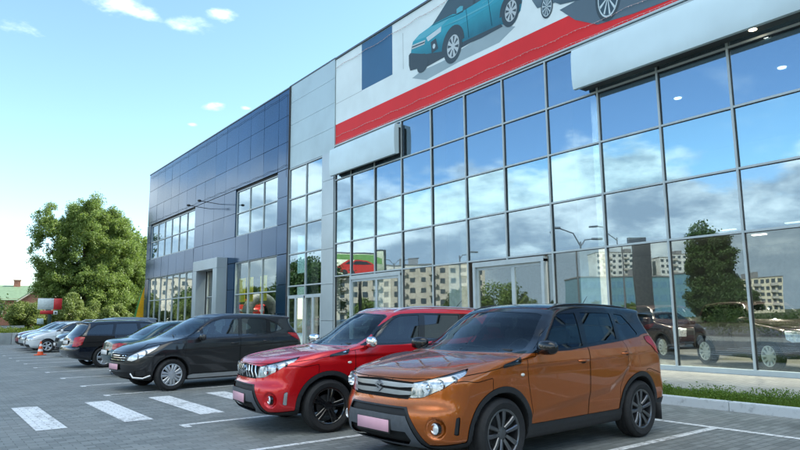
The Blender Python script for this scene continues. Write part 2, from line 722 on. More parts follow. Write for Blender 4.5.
def nmesh(name, V, N, F, m, parent, off=0.0, smooth=True):
    V = V + N * off
    me = bpy.data.meshes.new(name)
    me.vertices.add(len(V)); me.vertices.foreach_set('co', V.ravel())
    me.loops.add(len(F) * 3); me.loops.foreach_set('vertex_index', F.ravel().astype(np.int32))
    me.polygons.add(len(F)); me.polygons.foreach_set('loop_start', np.arange(0, len(F) * 3, 3, dtype=np.int32))
    me.polygons.foreach_set('use_smooth', np.ones(len(F), bool))
    me.update(calc_edges=True)
    me.validate()
    nn = N / (np.linalg.norm(N, axis=1, keepdims=True) + 1e-9)
    if len(me.vertices) == len(nn):
        me.normals_split_custom_set_from_vertices(nn.tolist())
    return link(name, me, m, parent)


def pieces(V, N, F):
    """connected pieces of a triangle mesh, largest first"""
    lab = np.arange(len(V))
    for _ in range(400):
        m = lab[F].min(1)
        new = lab.copy()
        for c in range(3):
            np.minimum.at(new, F[:, c], m)
        new = new[new]
        if (new == lab).all():
            break
        lab = new
    fl = lab[F[:, 0]]
    u, c = np.unique(fl, return_counts=True)
    return [compact(V, N, F[fl == k]) for k in u[np.argsort(-c)]]


class Cutter:
    def __init__(s, body, h, root):
        s.b = body
        V, F = body.mesh(h)
        N = body.grad(*V.T)
        N /= np.linalg.norm(N, axis=1, keepdims=True) + 1e-9
        s.full = (V, N, F)
        s.R = (V, N, F)
        s.root = root

    def take(s, d, gap=.0035):
        """cut region d(V,N)<0 out of what is left, leaving a shut line of width 2*gap"""
        V, N, F = s.R
        dv = d(V, N)
        P = clip(V, N, F, dv + gap)
        s.R = clip(V, N, F, -(dv - gap))
        return P

    def part(s, name, d, m, gap=.0035, off=0., split=False, parent=None):
        P = s.take(d, gap)
        return s.emit(name, P, m, off, split, parent)

    def emit(s, name, P, m, off=0., split=False, parent=None):
        V, N, F = P
        res = []
        if len(F) == 0:
            return res
        if not split:
            return [nmesh(name, V, N, F, m, parent or s.root, off)]
        cy = V[F].mean(1)[:, 1]
        for i, k in enumerate((cy > 0, cy <= 0)):
            if k.any():
                v, n, f = compact(V, N, F[k])
                par = parent[i] if isinstance(parent, (list, tuple)) else (parent or s.root)
                res.append(nmesh(name, v, n, f, m, par, off))
        return res


def side_d(poly, nmin=.3):
    return lambda V, N: np.maximum(poly2(V[:, 0], V[:, 2], poly), (nmin - np.abs(N[:, 1])) * .1)


def front_d(poly, xmin):
    """poly given for y >= 0 side as (|y|, z)"""
    return lambda V, N: np.maximum(poly2(np.abs(V[:, 1]), V[:, 2], poly), xmin - V[:, 0])


def rear_d(poly, xmax):
    return lambda V, N: np.maximum(poly2(np.abs(V[:, 1]), V[:, 2], poly), V[:, 0] - xmax)


def wrap_d(poly, xc, sgn=1):
    """poly in (s, z): s runs from the centre line round the corner"""
    def d(V, N):
        s = np.abs(V[:, 1]) + np.maximum(0, sgn * (xc - V[:, 0])) * .9
        return np.maximum(poly2(s, V[:, 2], poly), -sgn * (V[:, 0]) + .6)
    return d


def wheel(root, x, y, r, rim_r, style, mats, wdt=.21):
    """wheel part with tyre, rim, brake disc; outer face towards +-y"""
    sg = 1 if y > 0 else -1
    M = Matrix.Translation((x, y, r)) @ (Matrix.Identity(4) if sg > 0 else Matrix.Rotation(math.pi, 4, 'Z')) @ Matrix.Rotation(rad(mats.get('spin', 0)), 4, 'Y')
    hub = MB()
    hub.lathe([(0.0, -.115), (rim_r * .62, -.115), (rim_r * .62, -.10), (rim_r * .3, -.10), (rim_r * .3, -.06), (0, -.06)], n=28)
    hub.xform(M)
    w = hub.build('wheel', mats['disc'], root, auto=40)
    k = r / .334
    t = MB()
    a, q = rim_r, r
    s = q - a
    t.lathe([(a + .004, -.03), (a + .010, -.008), (a + .03, .003), (a + s * .5, .007), (a + s * .62, .010), (a + s * .64, .006), (q - .022, -.004), (q - .008, -.016), (q - .001, -.032), (q, -.055),
             (q - .006, -.057), (q - .006, -.065), (q, -.067), (q, -.10), (q - .006, -.102), (q - .006, -.11), (q, -.112), (q, -wdt + .055), (q - .002, -wdt + .03), (q - .015, -wdt + .008), (a + s * .5, -wdt - .005), (a + .01, -wdt + .01)], n=48)
    t.xform(M)
    t.build('tyre', mats['tyre'], w, auto=35)
    rm = MB()
    # barrel and lip
    rm.lathe([(a - .012, -.17), (a - .018, -.03), (a - .014, -.012), (a - .004, -.004), (a + .008, -.006), (a + .010, -.016), (a + .004, -.18)], n=48)
    n = style['n']
    for i in range(n):
        th = 2 * math.pi * i / n + rad(style.get('rot', 0))
        for (t0, t1, w0, w1) in style['bars']:
            # a bar from the hub to the lip, tangential offsets t0/t1 (fractions of radius), widths w0/w1
            r0, r1 = a * style.get('hub', .20), a - .008
            y0, y1 = style.get('dish0', -.02), style.get('dish1', -.012)
            mid = (r0 + r1) * .5
            ys = style.get('dishm', -.012)
            prof = [(r0, t0 * a, w0, y0), (mid, (t0 + t1) * .5 * a, (w0 + w1) * .5, ys), (r1, t1 * a, w1, y1)]
            vs = []
            for (rr, tt, ww, yy) in prof:
                for (dt, dy) in ((-ww / 2, 0 - .004), (-ww / 2 * .6, .004), (ww / 2 * .6, .004), (ww / 2, -.004), (ww / 2, -.035), (-ww / 2, -.035)):
                    u, v_ = rr, tt + dt
                    vs.append((u * math.cos(th) - v_ * math.sin(th), yy + dy, u * math.sin(th) + v_ * math.cos(th)))
            fs = []
            for g_ in range(2):
                for e in range(6):
                    fs.append((g_ * 6 + e, g_ * 6 + (e + 1) % 6, g_ * 6 + 6 + (e + 1) % 6, g_ * 6 + 6 + e))
            rm.add(vs, fs)
    hr = a * style.get('hub', .20)
    rm.lathe([(0, .006 + style.get('dish0', -.02)), (hr * .55, .004 + style.get('dish0', -.02)), (hr * 1.12, style.get('dish0', -.02) - .002), (hr * 1.25, style.get('dish0', -.02) - .03)], n=24)
    for i in range(5):
        th = 2 * math.pi * (i + .5) / 5
        rr = hr * .82
        rm.lathe([(0, .004), (.009, .003), (.010, -.01)], c=(rr * math.cos(th), style.get('dish0', -.02), rr * math.sin(th)), n=8)
    rm.xform(M)
    rm.build('rim', mats['rim'], w, auto=30)
    return w


def loft_pts(name, rings, m, parent, close=True):
    mb = MB()
    n = len(rings[0])
    mb.v = [p for r in rings for p in r]
    for i in range(len(rings) - 1):
        for k in range(n if close else n - 1):
            mb.f.append((i * n + k, i * n + (k + 1) % n, (i + 1) * n + (k + 1) % n, (i + 1) * n + k))
    mb.f.append(tuple(range(n))[::-1]); mb.f.append(tuple(range(len(mb.v) - n, len(mb.v))))
    mb.mi = [0] * len(mb.f)
    return mb.build(name, m, parent, auto=45)


def seat(root, x, y, zf, m, scale=1.0, rear=False, ht=None):
    w = .50 if not rear else 1.25
    h = ht or .60
    q = rbox('seat', (x, y, zf + .14), (.50, w, .16), m, root, .05)
    R = Matrix.Rotation(rad(-14), 4, 'Y')
    rbox('backrest', (x - .27, y, zf + .46), (.14, w, h), m, q, .055, rot=R)
    if rear:
        for dy in (-.38, .38):
            rbox('headrest', (x - .40, y + dy, zf + .84), (.09, .26, .15), m, q, .04, rot=R)
    else:
        rbox('headrest', (x - .40, y, zf + .87), (.10, .27, .19), m, q, .045, rot=R)


def build_car(sp, loc, rz, label, cat, group=None, h=.02, name='parked_car'):
    root = empty(name, loc, rz, label, cat, group)
    b = Body(sp)
    C = Cutter(b, h, root)
    M = sp['mat']
    body, blk, dark = M['body'], M['black'], M['under']
    chrome = M.get('chrome') or mat('chrome', (.75, .76, .77), .12, 1.0, .03)
    gl, glw = M['glass'], M.get('glassw', M['glass'])
    cx, cz = sp['cowl']
    # inside of the arches
    for P in pieces(*C.take(lambda V, N: b.cav(*V.T) - .007, 0)):
        if len(P[2]) > 30:
            C.emit('wheel_well', P, dark)
    wins = sp['windows']                       # list of (name, polygon in x,z, material)
    ws, rw = sp['windshield'], sp['rearwindow']   # polygons (|y|, z)
    wsd = front_d(ws, sp.get('ws_x', .0))
    rwd = rear_d(rw, sp.get('rw_x', -1.0))
    trim = sp.get('trimw', .010)
    P_ws = C.take(lambda V, N: wsd(V, N) + trim, 0)
    wt = [C.take(lambda V, N: wsd(V, N), 0)]
    P_rw = C.take(lambda V, N: rwd(V, N) + trim, 0)
    wt.append(C.take(lambda V, N: rwd(V, N), 0))
    P_side = []
    for nm, pl, mt in wins:
        sd = side_d(pl)
        P_side.append((nm, C.take(lambda V, N: sd(V, N) + trim, 0), mt))
    if sp.get('dlo'):
        sd = side_d(sp['dlo'])
        wt.append(C.take(lambda V, N: sd(V, N), 0))
    C.emit('windshield', P_ws, glw, -.004)
    C.emit('rear_window', P_rw, M.get('glassr', gl), -.004)
    C.emit('window_frame', wt[0], blk, -.001)
    if len(wt[1][2]):
        C.emit('window_frame', wt[1], blk, -.001)
    if len(wt) > 2:
        C.emit('window_frame', wt[2], M.get('dlotrim', blk), .001, True)
    # lamps
    if 'headlight' in sp:
        hd = wrap_d(sp['headlight'], sp['nose_x'])
        P = C.take(hd, .003)
        ho = C.emit('headlight', P, M.get('lampbase') or mat('lamp_reflector', (.80, .83, .86), .22, .35, .35, 26), -.018, True)
        C.emit('lens', P, M.get('lens') or glass('lamp_lens', (.93, .96, .98, 1), .16), -.001, True, ho)
        for i, o in enumerate(ho):
            sg = 1 if i == 0 else -1
            for (lx, ly, lz, lr) in sp.get('bulbs', ()):
                mb = MB()
                mb.lathe([(lr * 1.25, .035), (lr * 1.2, .028), (lr, .0), (lr * .7, -.015), (lr * .65, .010), (lr * .35, .022), (0, .026)], axis=0, c=(lx, ly * sg, lz), n=20)
                mb.build('lamp_bowl', chrome, o, auto=50)
    if 'taillight' in sp:
        td = wrap_d(sp['taillight'], sp['tail_x'], -1)
        P = C.take(td, .003)
        C.emit('taillight', P, M.get('tail') or mat('tail_lamp_red', (.36, .004, .006), .25, 0, .25, 12, coat=.4), sp.get('tailoff', .006), True)
    # grille, intakes
    for g in sp.get('front_cuts', ()):
        d = front_d(g['poly'], g.get('x', 1.2)) if not g.get('wrap') else wrap_d(g['poly'], sp['nose_x'])
        C.part(g['name'], d, g['mat'], g.get('gap', .002), g.get('off', -.02), g.get('split', False))
    for g in sp.get('rear_cuts', ()):
        d = rear_d(g['poly'], g.get('x', -1.2))
        C.part(g['name'], d, g['mat'], g.get('gap', .002), g.get('off', -.01), g.get('split', False))
    # cladding round the arches and along the sills
    if sp.get('clad'):
        cw = sp['clad']

        def dclad(V, N):
            x, z = V[:, 0], V[:, 2]
            r = np.minimum(np.hypot(x - sp['xf'], z - sp['wr']), np.hypot(x - sp['xr'], z - sp['wr'])) - sp['arch'] - cw
            low = z - np.interp(x, *sp['sill'])
            return np.minimum(np.maximum(r, .30 - np.abs(V[:, 1])), low)
        C.part('lower_cladding', dclad, M['clad'], .001, .007)
    if sp.get('upper'):
        # contrasting roof and pillars
        ux = sp['upper']
        C.part('roof', lambda V, N: np.maximum(np.interp(V[:, 0], *ux[0]) - V[:, 2], V[:, 0] - np.interp(np.abs(V[:, 1]), *ux[1])), M['upper'], .001)
    # bonnet
    hz = sp['hood']        # ([x],[z]) shut line on the side, [front x], z of leading edge

    def dhood(V, N):
        x, y, z = V.T
        a = np.abs(y)
        return np.maximum(np.maximum(np.interp(x, *hz['line']) - z, sp['cowl'][0] - hz.get('bowc', .16) * (a / .75) ** 2 - x), hz.get('zf', 0) - z)
    if hz.get('ylim'):
        d0 = dhood
        dhood = lambda V, N: np.maximum(d0(V, N), np.abs(V[:, 1]) - np.interp(V[:, 0], *hz['ylim']))
    C.part('hood', dhood, body, .0035)
    doors = sp['doors']
    dobj = []
    for nm, pl in doors:
        o = C.part(nm, side_d(pl, .25), M.get('side', body), .0035, 0., True)
        dobj.append(o)
    # fuel door etc. skipped; bumpers and fenders
    fb, rb = sp['fbump'], sp['rbump']
    C.part('front_bumper', lambda V, N: np.maximum(V[:, 2] - np.interp(V[:, 0], *fb), sp['xf'] + .15 - V[:, 0]), body)
    C.part('rear_bumper', lambda V, N: np.maximum(V[:, 2] - np.interp(V[:, 0], *rb), V[:, 0] - sp['xr'] + .15), body)
    if 'tailgate' in sp:
        C.part('tailgate', rear_d(sp['tailgate'], sp.get('tg_x', -1.45)), body)
    fx = sp.get('fender_x', .8)
    C.part('front_fender', lambda V, N: np.maximum(np.maximum(fx - V[:, 0], V[:, 2] - sp['belt'] - .12), .2 - np.abs(V[:, 1])), body, .0035, 0, True)
    for P in pieces(*C.R):
        if len(P[2]) < 12:
            continue
        c = P[0].mean(0)
        nm = 'roof' if c[2] > sp['belt'] + .15 and abs(c[1]) < .2 else ('underside' if P[2].shape[0] > 800 and c[2] < .45 else ('pillar' if c[2] > sp['belt'] else ('rear_fender' if c[0] < -.6 else 'body_panel')))
        C.emit(nm, P, body if nm != 'underside' else dark)
    # dark structure just under the panels, open at the windows
    V, N, F = C.full

    def openw(V, N):
        d = np.minimum(wsd(V, N), rwd(V, N))
        for nm, pl, mt in wins:
            d = np.minimum(d, side_d(pl)(V, N))
        return -(d + .012)
    F_ = clip(V, N, F, openw(V, N))
    C.emit('inner_frame', F_, dark, -.022)
    # window panes belong to their doors
    for nm, P, mt in P_side:
        par = None
        if nm == 'door_window':
            cxm = P[0][:, 0].mean() if len(P[0]) else 0
            par = min(dobj, key=lambda o: abs(np.mean([v.co.x for v in o[0].data.vertices]) - cxm))
        C.emit(nm, P, mt or gl, -.005, True, par)
    # wheels
    for x in (sp['xf'], sp['xr']):
        for sg in (1, -1):
            wheel(root, x, sg * sp['track'], sp['wr'], sp['rimr'], sp['rimstyle'], M['wheel'])
    # door handles
    for i, (hx, hz_, ln) in enumerate(sp.get('handles', ())):
        for sg in (1, -1):
            yy = float(surf_y(b, hx, hz_))
            par = dobj[i][0 if sg > 0 else 1] if i < len(dobj) and len(dobj[i]) > 1 else root
            mb = MB()
            mb.tube([(hx - ln / 2, sg * (yy - .004), hz_), (hx - ln / 2 + .015, sg * (yy + .024), hz_ + .001), (hx, sg * (yy + .032), hz_ + .004), (hx + ln / 2 - .02, sg * (yy + .024), hz_ + .002), (hx + ln / 2, sg * (yy - .004), hz_)], .012, 8)
            ho = mb.build('door_handle', M.get('handle', body), par, auto=60)
            mb = MB()
            mb.ico((hx - .005, sg * (yy - .002), hz_ - .004), .05, 1.1, .08, .55, 2)
            mb.build('handle_recess', dark, ho, auto=60)
    # mirrors
    for sg in (1, -1):
        mx, my, mz = sp['mirror']
        mb = MB()
        R = Matrix.Translation((mx, sg * my, mz)) @ Matrix.Rotation(rad(-sg * 12), 4, 'Z')
        rings = []
        for u, sx, sz, dx in ((-.115, .25, .45, .0), (-.10, .62, .78, .0), (-.05, .9, .96, .0), (0.0, 1, 1, .0), (.05, .95, .95, -.005), (.09, .75, .8, -.012), (.115, .35, .45, -.02)):
            ring = []
            for k in range(16):
                t = 2 * math.pi * k / 16
                ct, st = math.cos(t), math.sin(t)
                e = .65
                ring.append(R @ Vector((math.copysign(abs(ct) ** e, ct) * .068 * sx * (1.0 if ct > 0 else .7) + dx, u * 1.12 * sg, math.copysign(abs(st) ** e, st) * .074 * sz)))
            rings.append([tuple(p) for p in (ring if sg > 0 else ring[::-1])])
        mo = loft_pts('side_mirror', rings, M.get('mirror', body), root)
        mb.tube([(mx - .01, sg * (my - .20), mz - .06), (mx, sg * (my - .07), mz - .045)], .022, 8)
        mb.build('mirror_arm', blk, mo, auto=60)
        mb = MB()
        mb.prism([(-.085, -.045), (.09, -.04), (.085, .045), (-.08, .05)], 0, -.042, -.039)
        mb.xform(R)
        mb.build('mirror_glass', chrome, mo)
    # interior
    zf = sp.get('floor', .34)
    sm = mat('car_seat_fabric', (.035, .036, .04), .85, 0, .2, 20)
    dm = mat('car_dash_plastic', (.02, .021, .023), .55, 0, .15, 20)
    bz = sp['belt']
    mb = MB()
    mb.box(-1.5, cx - .15, -.68, .68, zf - .03, zf)
    mb.build('floor_pan', dm, root)
    mb = MB()
    mb.prism([(cx - .12, zf), (cx - .10, bz + .02), (cx - .35, bz + .0), (cx - .50, bz - .08), (cx - .46, bz - .25), (cx - .35, zf)], 1, -.66, .66)
    mb.build('dashboard', dm, root, bevel=.02, auto=40)
    for sg in (1, -1):
        seat(root, cx - .95, .36 * sg, zf, sm, ht=bz - .50)
    seat(root, sp.get('rearseat', cx - 1.85), 0, zf - .06, sm, rear=True, ht=bz - .55)
    mb = MB()
    R = Matrix.Translation((cx - .58, .36, bz - .07)) @ Matrix.Rotation(rad(-25), 4, 'Y')
    ring = [(0, .18 * math.cos(t), .18 * math.sin(t)) for t in [2 * math.pi * k / 24 for k in range(25)]]
    mb.tube(ring, .014, 6, False)
    mb.tube([(0, -.17, 0), (-.02, 0, -.01), (0, .17, 0)], .015, 6)
    mb.tube([(-.02, 0, 0), (0, 0, -.17)], .015, 6)
    mb.xform(R)
    mb.build('steering_wheel', dm, root, auto=60)
    mb = MB()
    mb.box(cx - .58, cx - .56, -.11, .11, bz + .23, bz + .285)
    mb.build('rear_view_mirror', dm, root, bevel=.008)
    return root, C, b, dobj


def surf_y(b, x, z):
    """half width of the body at x, z"""
    lo, hi = 0.2, 1.1
    X, Z = np.array([x]), np.array([z])
    for _ in range(30):
        m = (lo + hi) / 2
        if b.f(X, np.array([m]), Z)[0] < 0:
            lo = m
        else:
            hi = m
    return lo


def surf_x(b, y, z, front=True):
    lo, hi = (1.72, 3.0) if front else (-1.72, -3.0)
    for _ in range(30):
        m = (lo + hi) / 2
        if b.f(np.array([m]), np.array([y]), np.array([z]))[0] < 0:
            lo = m
        else:
            hi = m
    return lo


def plate(root, b, y0, z, w, hh, m, front=True, tilt=0, frame=None):
    """licence plate following the bumper"""
    sg = 1 if front else -1
    x = surf_x(b, y0, z, front) + sg * .012
    q = rbox('license_plate', (x, y0, z), (.012, w + .03, hh + .025), frame or mat('plate_frame_black', (.02, .02, .02), .5), root, .004, 1)
    rbox('plate_face', (x + sg * .008, y0, z + .004), (.006, w, hh), m, q, .002, 1)
    return q


def wipers(root, cx, cz, bz):
    m = mat('wiper_black', (.012, .012, .012), .5)
    for (y0, y1, ln) in ((.52, -.05, 1), (-.05, -.58, 1)):
        mb = MB()
        mb.tube([(cx - .10 + .04, y0, cz + .01), (cx - .15, (y0 + y1) / 2 - .02, cz + .045), (cx - .18, y1, cz + .06)], .009, 6)
        mb.tube([(cx - .125, y0 - .06, cz + .022), (cx - .20, y1 - .10, cz + .065)], .006, 5)
        mb.build('wiper', m, root, auto=60)
# ------------------------------------------------------------------ shared car materials
tyre_m = mat('tyre_rubber', (.014, .014, .015), .75, 0, .2, 30, bump=.3, bscale=160)
under_m = mat('underbody_black', (.006, .006, .006), .9)
pb = mat('piano_black', (.006, .006, .007), .14, 0, .05, coat=.3)
clad_m = mat('matt_black_plastic', (.018, .019, .021), .55, 0, .15, 20, bump=.1, bscale=300)
grey_pl = mat('dark_grey_plastic', (.10, .11, .125), .42, .3, .1, 20)
chrome_m = mat('chrome', (.75, .76, .77), .12, 1.0, .03)
silver_m = mat('silver_paint', (.62, .64, .67), .28, .85, .05)
disc_m = mat('brake_disc', (.16, .16, .16), .4, .8, .1)
car_gl = glass('car_glass', (.38, .45, .45, 1), .05)
clear_gl = glass('clear_car_glass', (.42, .50, .52, 1), .07)
car_glw = glass('windshield_glass', (.42, .50, .50, 1), .015)
priv_gl = glass('privacy_glass', (.04, .05, .05, 1), .07)
pink_m = mat('pink_plate_cover', (.74, .40, .48), .4, 0, .05)
white_pl = mat('white_plate', (.75, .75, .74), .4, 0, .03)
intake_m = mat('intake_mesh_black', (.008, .008, .009), .6)


def wheelset(rim, spin=0):
    return {'rim': rim, 'tyre': tyre_m, 'disc': disc_m, 'spin': spin}


ST_PAIR5 = dict(n=5, bars=[(-.02, -.30, .028, .030), (.02, .30, .028, .030), ], hub=.22, rot=18)
ST_ORANGE = dict(n=5, bars=[(-.10, -.24, .034, .050), (.10, .24, .034, .050)], hub=.24, rot=10, dish0=-.03, dishm=-.014)
ST_RED = dict(n=5, bars=[(-.06, -.13, .030, .05), (.06, .13, .03, .05)], hub=.24, rot=28, dish0=-.03)
ST_COVER = dict(n=7, bars=[(-.09, -.17, .035, .058), (.09, .17, .035, .058)], hub=.34, rot=5, dish0=-.004, dishm=-.002)
ST_ALLOY = dict(n=5, bars=[(0, 0, .05, .085)], hub=.25, rot=0, dish0=-.02)
ST_STEEL = dict(n=10, bars=[(0, 0, .06, .06)], hub=.45, dish0=-.03, dishm=-.02)


def vitara_spec(M, red=False):
    sp = dict(
        profile=[(-1.93, .27), (-2.02, .40), (-2.03, .58), (-1.985, .72), (-1.975, .98), (-1.90, 1.16), (-1.70, 1.47), (-1.84, 1.545), (-1.70, 1.57), (-1.2, 1.60), (-.5, 1.62), (.05, 1.60),
                 (.36, 1.53), (.98, 1.085), (1.06, 1.068), (1.45, 1.035), (1.80, .985), (2.00, .945), (2.095, .885), (2.11, .79), (2.12, .66), (2.17, .58), (2.175, .42), (2.12, .28), (1.95, .235), (1.3, .225), (-1.2, .225)],
        xf=1.25, xr=-1.25, wr=.334, rimr=.224, arch=.385, track=.870, belt=1.10, cowl=(.98, 1.085), crownh=.03,
        W=([.2, .32, .5, .7, .86, .98, 1.08, 1.16, 1.35, 1.5, 1.7], [.80, .845, .868, .878, .885, .882, .862, .815, .735, .655, .55]),
        bow=.33, bowg=.15, bowr=.16, crown=.09, taper=.045, k=.05, kn=.07,
        bulge=[(-1.25, .80, .40, .14, .018), (1.25, .80, .36, .16, .014)],
        crease=[([-1.05, -.85, -.6, .9], [.96, .80, .67, .50], .020, .10, -1.0, .85), ([-1.9, -.9, .2, 1.1], [1.03, 1.0, .975, .955], .010, .03, -1.8, 1.1)],
        hoodlines=[(.52, .44, .012, .05)],
        dent=[(1.98, .69, .44, .085, .030)],
        windshield=[(0, 1.078), (.68, 1.082), (.765, 1.105), (.608, 1.475), (.53, 1.500), (0, 1.530)], ws_x=.16,
        rearwindow=[(0, 1.14), (.58, 1.16), (.52, 1.42), (0, 1.46)], rw_x=-1.60,
        windows=[('door_window', [(.80, 1.10), (.75, 1.13), (.18, 1.455), (.06, 1.49), (-.25, 1.50), (-.13, 1.115), (.15, 1.10)], None),
                 ('door_window', [(-.22, 1.125), (-.33, 1.505), (-.96, 1.495), (-.85, 1.165)], priv_gl),
                 ('quarter_window', [(-1.03, 1.49), (-.925, 1.17), (-1.36, 1.205), (-1.40, 1.23), (-1.22, 1.47)], priv_gl)],
        dlo=[(.85, 1.09), (.78, 1.14), (.19, 1.475), (.06, 1.508), (-.3, 1.52), (-1.22, 1.50), (-1.44, 1.215), (-1.42, 1.195), (-.9, 1.15), (.15, 1.085), (.6, 1.085)],
        headlight=[(.44, .70), (.50, .84), (.85, .90), (1.20, .965), (1.17, .92), (.88, .79), (.62, .71)], nose_x=2.10,
        bulbs=[(1.985, .60, .80, .048), (1.90, .70, .83, .042), (1.80, .775, .865, .034)],
        taillight=[(.74, .93), (.70, 1.05), (.80, 1.12), (1.10, 1.20), (1.22, 1.19), (1.24, 1.12), (1.14, 1.01), (1.0, .95)], tail_x=-1.99,
        front_cuts=[
            dict(name='grille', poly=[(0, .69), (0, .865), (.49, .845), (.455, .76), (.42, .69)], mat=intake_m, off=-.045),
            dict(name='fog_slit', poly=([(1.02, .385), (1.05, .53), (1.10, .545), (1.075, .375)]), wrap=True, mat=(chrome_m if red else clad_m), off=(.006 if red else -.01), split=True),
            dict(name='upper_intake', poly=[(0, .545), (0, .605), (.41, .605), (.46, .54)], mat=intake_m, off=-.02, gap=0),
            dict(name='lower_intake', poly=[(0, .29), (0, .40), (.43, .40), (.47, .33), (.42, .29)], mat=intake_m, off=-.03, gap=.001),
            dict(name='bumper_surround', poly=[(0, .21), (0, .55), (.435, .55), (.50, .42), (.57, .27), (.55, .21)], mat=grey_pl, off=.014, gap=.001),
            dict(name='intake_frame', poly=[(0, .2), (0, .62), (.43, .62), (.53, .45), (.625, .27), (.63, .2)], mat=clad_m, off=.004, gap=.001),
        ],
        rear_cuts=[dict(name='rear_diffuser', poly=[(0, .2), (0, .48), (.75, .46), (.8, .2)], mat=clad_m, off=.005)],
        clad=.062, sill=([-2.1, -1.75, -1.6, -.8, .8, 1.6, 1.75, 2.2], [.44, .42, .37, .375, .375, .30, .30, .27]),
        hood=dict(line=([.8, .98, 1.21, 1.45, 1.72, 2.2], [1.045, 1.02, .972, .935, .905, .86]), zf=.872, bowc=.17),
        doors=[('front_door', [(.79, .2), (.81, .50), (.88, .80), (.89, 1.06), (.80, 1.10), (.60, 1.11), (-.15, 1.12), (-.19, 1.13), (-.17, .2)]),
               ('rear_door', [(-.18, .2), (-.20, 1.16), (-.96, 1.18), (-1.0, 1.02), (-.95, .86), (-.82, .62), (-.80, .2)])],
        handles=[(-.06, .965, .17), (-.93, 1.01, .17)], mirror=(.70, .99, 1.135), fender_x=.80,
        fbump=([1.2, 1.6, 1.75, 2.0, 2.3], [.9, .84, .86, .84, .86]), rbump=([-2.3, -1.9, -1.5], [.70, .70, .80]),
        tailgate=[(0, .68), (0, 1.2), (.74, 1.2), (.74, .94), (.60, .68)],
        rimstyle=ST_RED if red else ST_ORANGE, mat=M)
    if M.get('upper'):
        sp['upper'] = (([-2.2, -1.5, -1.4, -.9, .2, .9, 1.3], [1.27, 1.22, 1.195, 1.15, 1.085, 1.078, 1.10]), ([0, .3, .55, .72, .8], [.97, .955, .92, .90, .92]))
    return sp


def vitara_extras(root, C, b, dobj, M, red=False):
    wipers(root, .98, 1.08, 1.10)
    plate(root, b, 0, .43, .50, .11, pink_m)
    # grille bars
    V, N, F = C.full
    if not red:
        for (z0, z1, zz) in ((.795, .835, 0), (.725, .765, 0)):
            d = lambda V, N: np.maximum(front_d([(0, z0), (0, z1 + .006), (.30, z1), (.485, z1 - .004), (.46, z0 + .006), (.3, z0 - .004)], 1.6)(V, N), -1e9)
            v, n, f = clip(V, N, F, d(V, N))
            nmesh('grille_bar', v, n, f, mat('satin_grille_silver', (.40, .42, .44), .30, .8, .06), root, -.006)
            for y in (.10, .20, .30, .40, -.10, -.20, -.30, -.40):
                pass
    else:
        for k in range(-4, 5):
            if k == 0:
                continue
            y = k * .098
            x0 = surf_x(b, y, .78)
            mb = MB()
            s_ = .010 * (1 if y > 0 else -1)
            mb.tube([(x0 - .008, y * .97, .852), (x0 + .006, y, .78), (x0 - .012, y * 1.03, .70)], .0125, 8)
            mb.build('grille_bar', chrome_m, root, auto=60)
    # emblem: chrome slanted S
    x0 = surf_x(b, 0, .80) + .012
    mb = MB()
    if True:
        w, hh, zc = (.060, .056, .785)
        P1 = [(-w, zc + .2 * hh), (0, zc + hh), (w * .75, zc + .45 * hh), (.35 * w, zc + .15 * hh), (0, zc + .42 * hh), (-.25 * w, zc + .2 * hh), (w, zc - .2 * hh), (0, zc - hh), (-w * .75, zc - .45 * hh), (-.35 * w, zc - .15 * hh), (0, zc - .42 * hh), (.25 * w, zc - .2 * hh)]
        mb.prism(P1, 0, x0 - .02, x0)
    mb.build('emblem', chrome_m if red else MATS['satin_grille_silver'], root)
    # fog lamps
    for sg in (1, -1):
        xx = surf_x(b, .69 * sg, .44)
        mb = MB()
        mb.lathe([(.052, .0), (.050, .018), (.042, .022), (.036, .010), (.02, .016), (0, .018)], axis=0, c=(xx + .004, .69 * sg, .44), n=24)
        fo = mb.build('fog_lamp', mat('fog_lamp_glass', (.80, .83, .85), .12, .3, .1, coat=1), root, auto=50)
        mb = MB()
        mb.lathe([(.058, -.02), (.058, .010), (.052, .014)], axis=0, c=(xx + .004, .69 * sg, .44), n=24)
        mb.build('fog_lamp_ring', pb, fo, auto=50)
    # fender vent badge
    for sg in (1, -1):
        pts = [(1.27, .952), (1.25, .985), (.96, 1.045), (1.0, .985)]
        d = side_d(pts, .2)
        v, n, f = clip(V, N, F, np.maximum(d(V, N), -sg * V[:, 1]))
        if len(f):
            o = nmesh('fender_vent', v, n, f, pb, root, .007)
            pts2 = [(1.22, .968), (1.02, 1.010), (1.02, 1.022), (1.22, .980)]
            d2 = side_d(pts2, .2)
            v, n, f = clip(V, N, F, np.maximum(d2(V, N), -sg * V[:, 1]))
            if len(f):
                nmesh('vent_strip', *pieces(v, n, f)[0], chrome_m, o, .010)
        mb = MB()
        yy = surf_y(b, .97, .875)
        mb.ico((.97, sg * (yy + .002), .875), .028, 1.1, .35, .6, 2)
        mb.build('side_indicator', mat('indicator_clear', (.8, .78, .7), .2, 0, .05, coat=1), root, auto=60)
        # mud flap
        rbox('mud_flap', (-1.675, sg * .78, .27), (.015, .20, .20), clad_m, root, .005, 1)
        # roof rail
        mb = MB()
        pts = []
        for x in np.linspace(.12, -1.5, 12):
            zt = .0
            lo, hi = 1.2, 1.8
            for _ in range(25):
                m_ = (lo + hi) / 2
                if b.f(np.array([x]), np.array([.565]), np.array([m_]))[0] < 0:
                    lo = m_
                else:
                    hi = m_
            e = min(1, (.12 - x) / .18, (x + 1.5) / .18)
            pts.append((x, sg * .575, lo - .004 + (.026 if red else .010) * e))
        mb.tube(pts, .013, 8)
        mb.build('roof_rail', M.get('rail', silver_m), root, auto=60)
    mb = MB()
    mb.tube([(-1.35, 0, 1.58), (-1.50, 0, 1.72)], .006, 6, r1=.003)
    mb.build('antenna', clad_m, root)
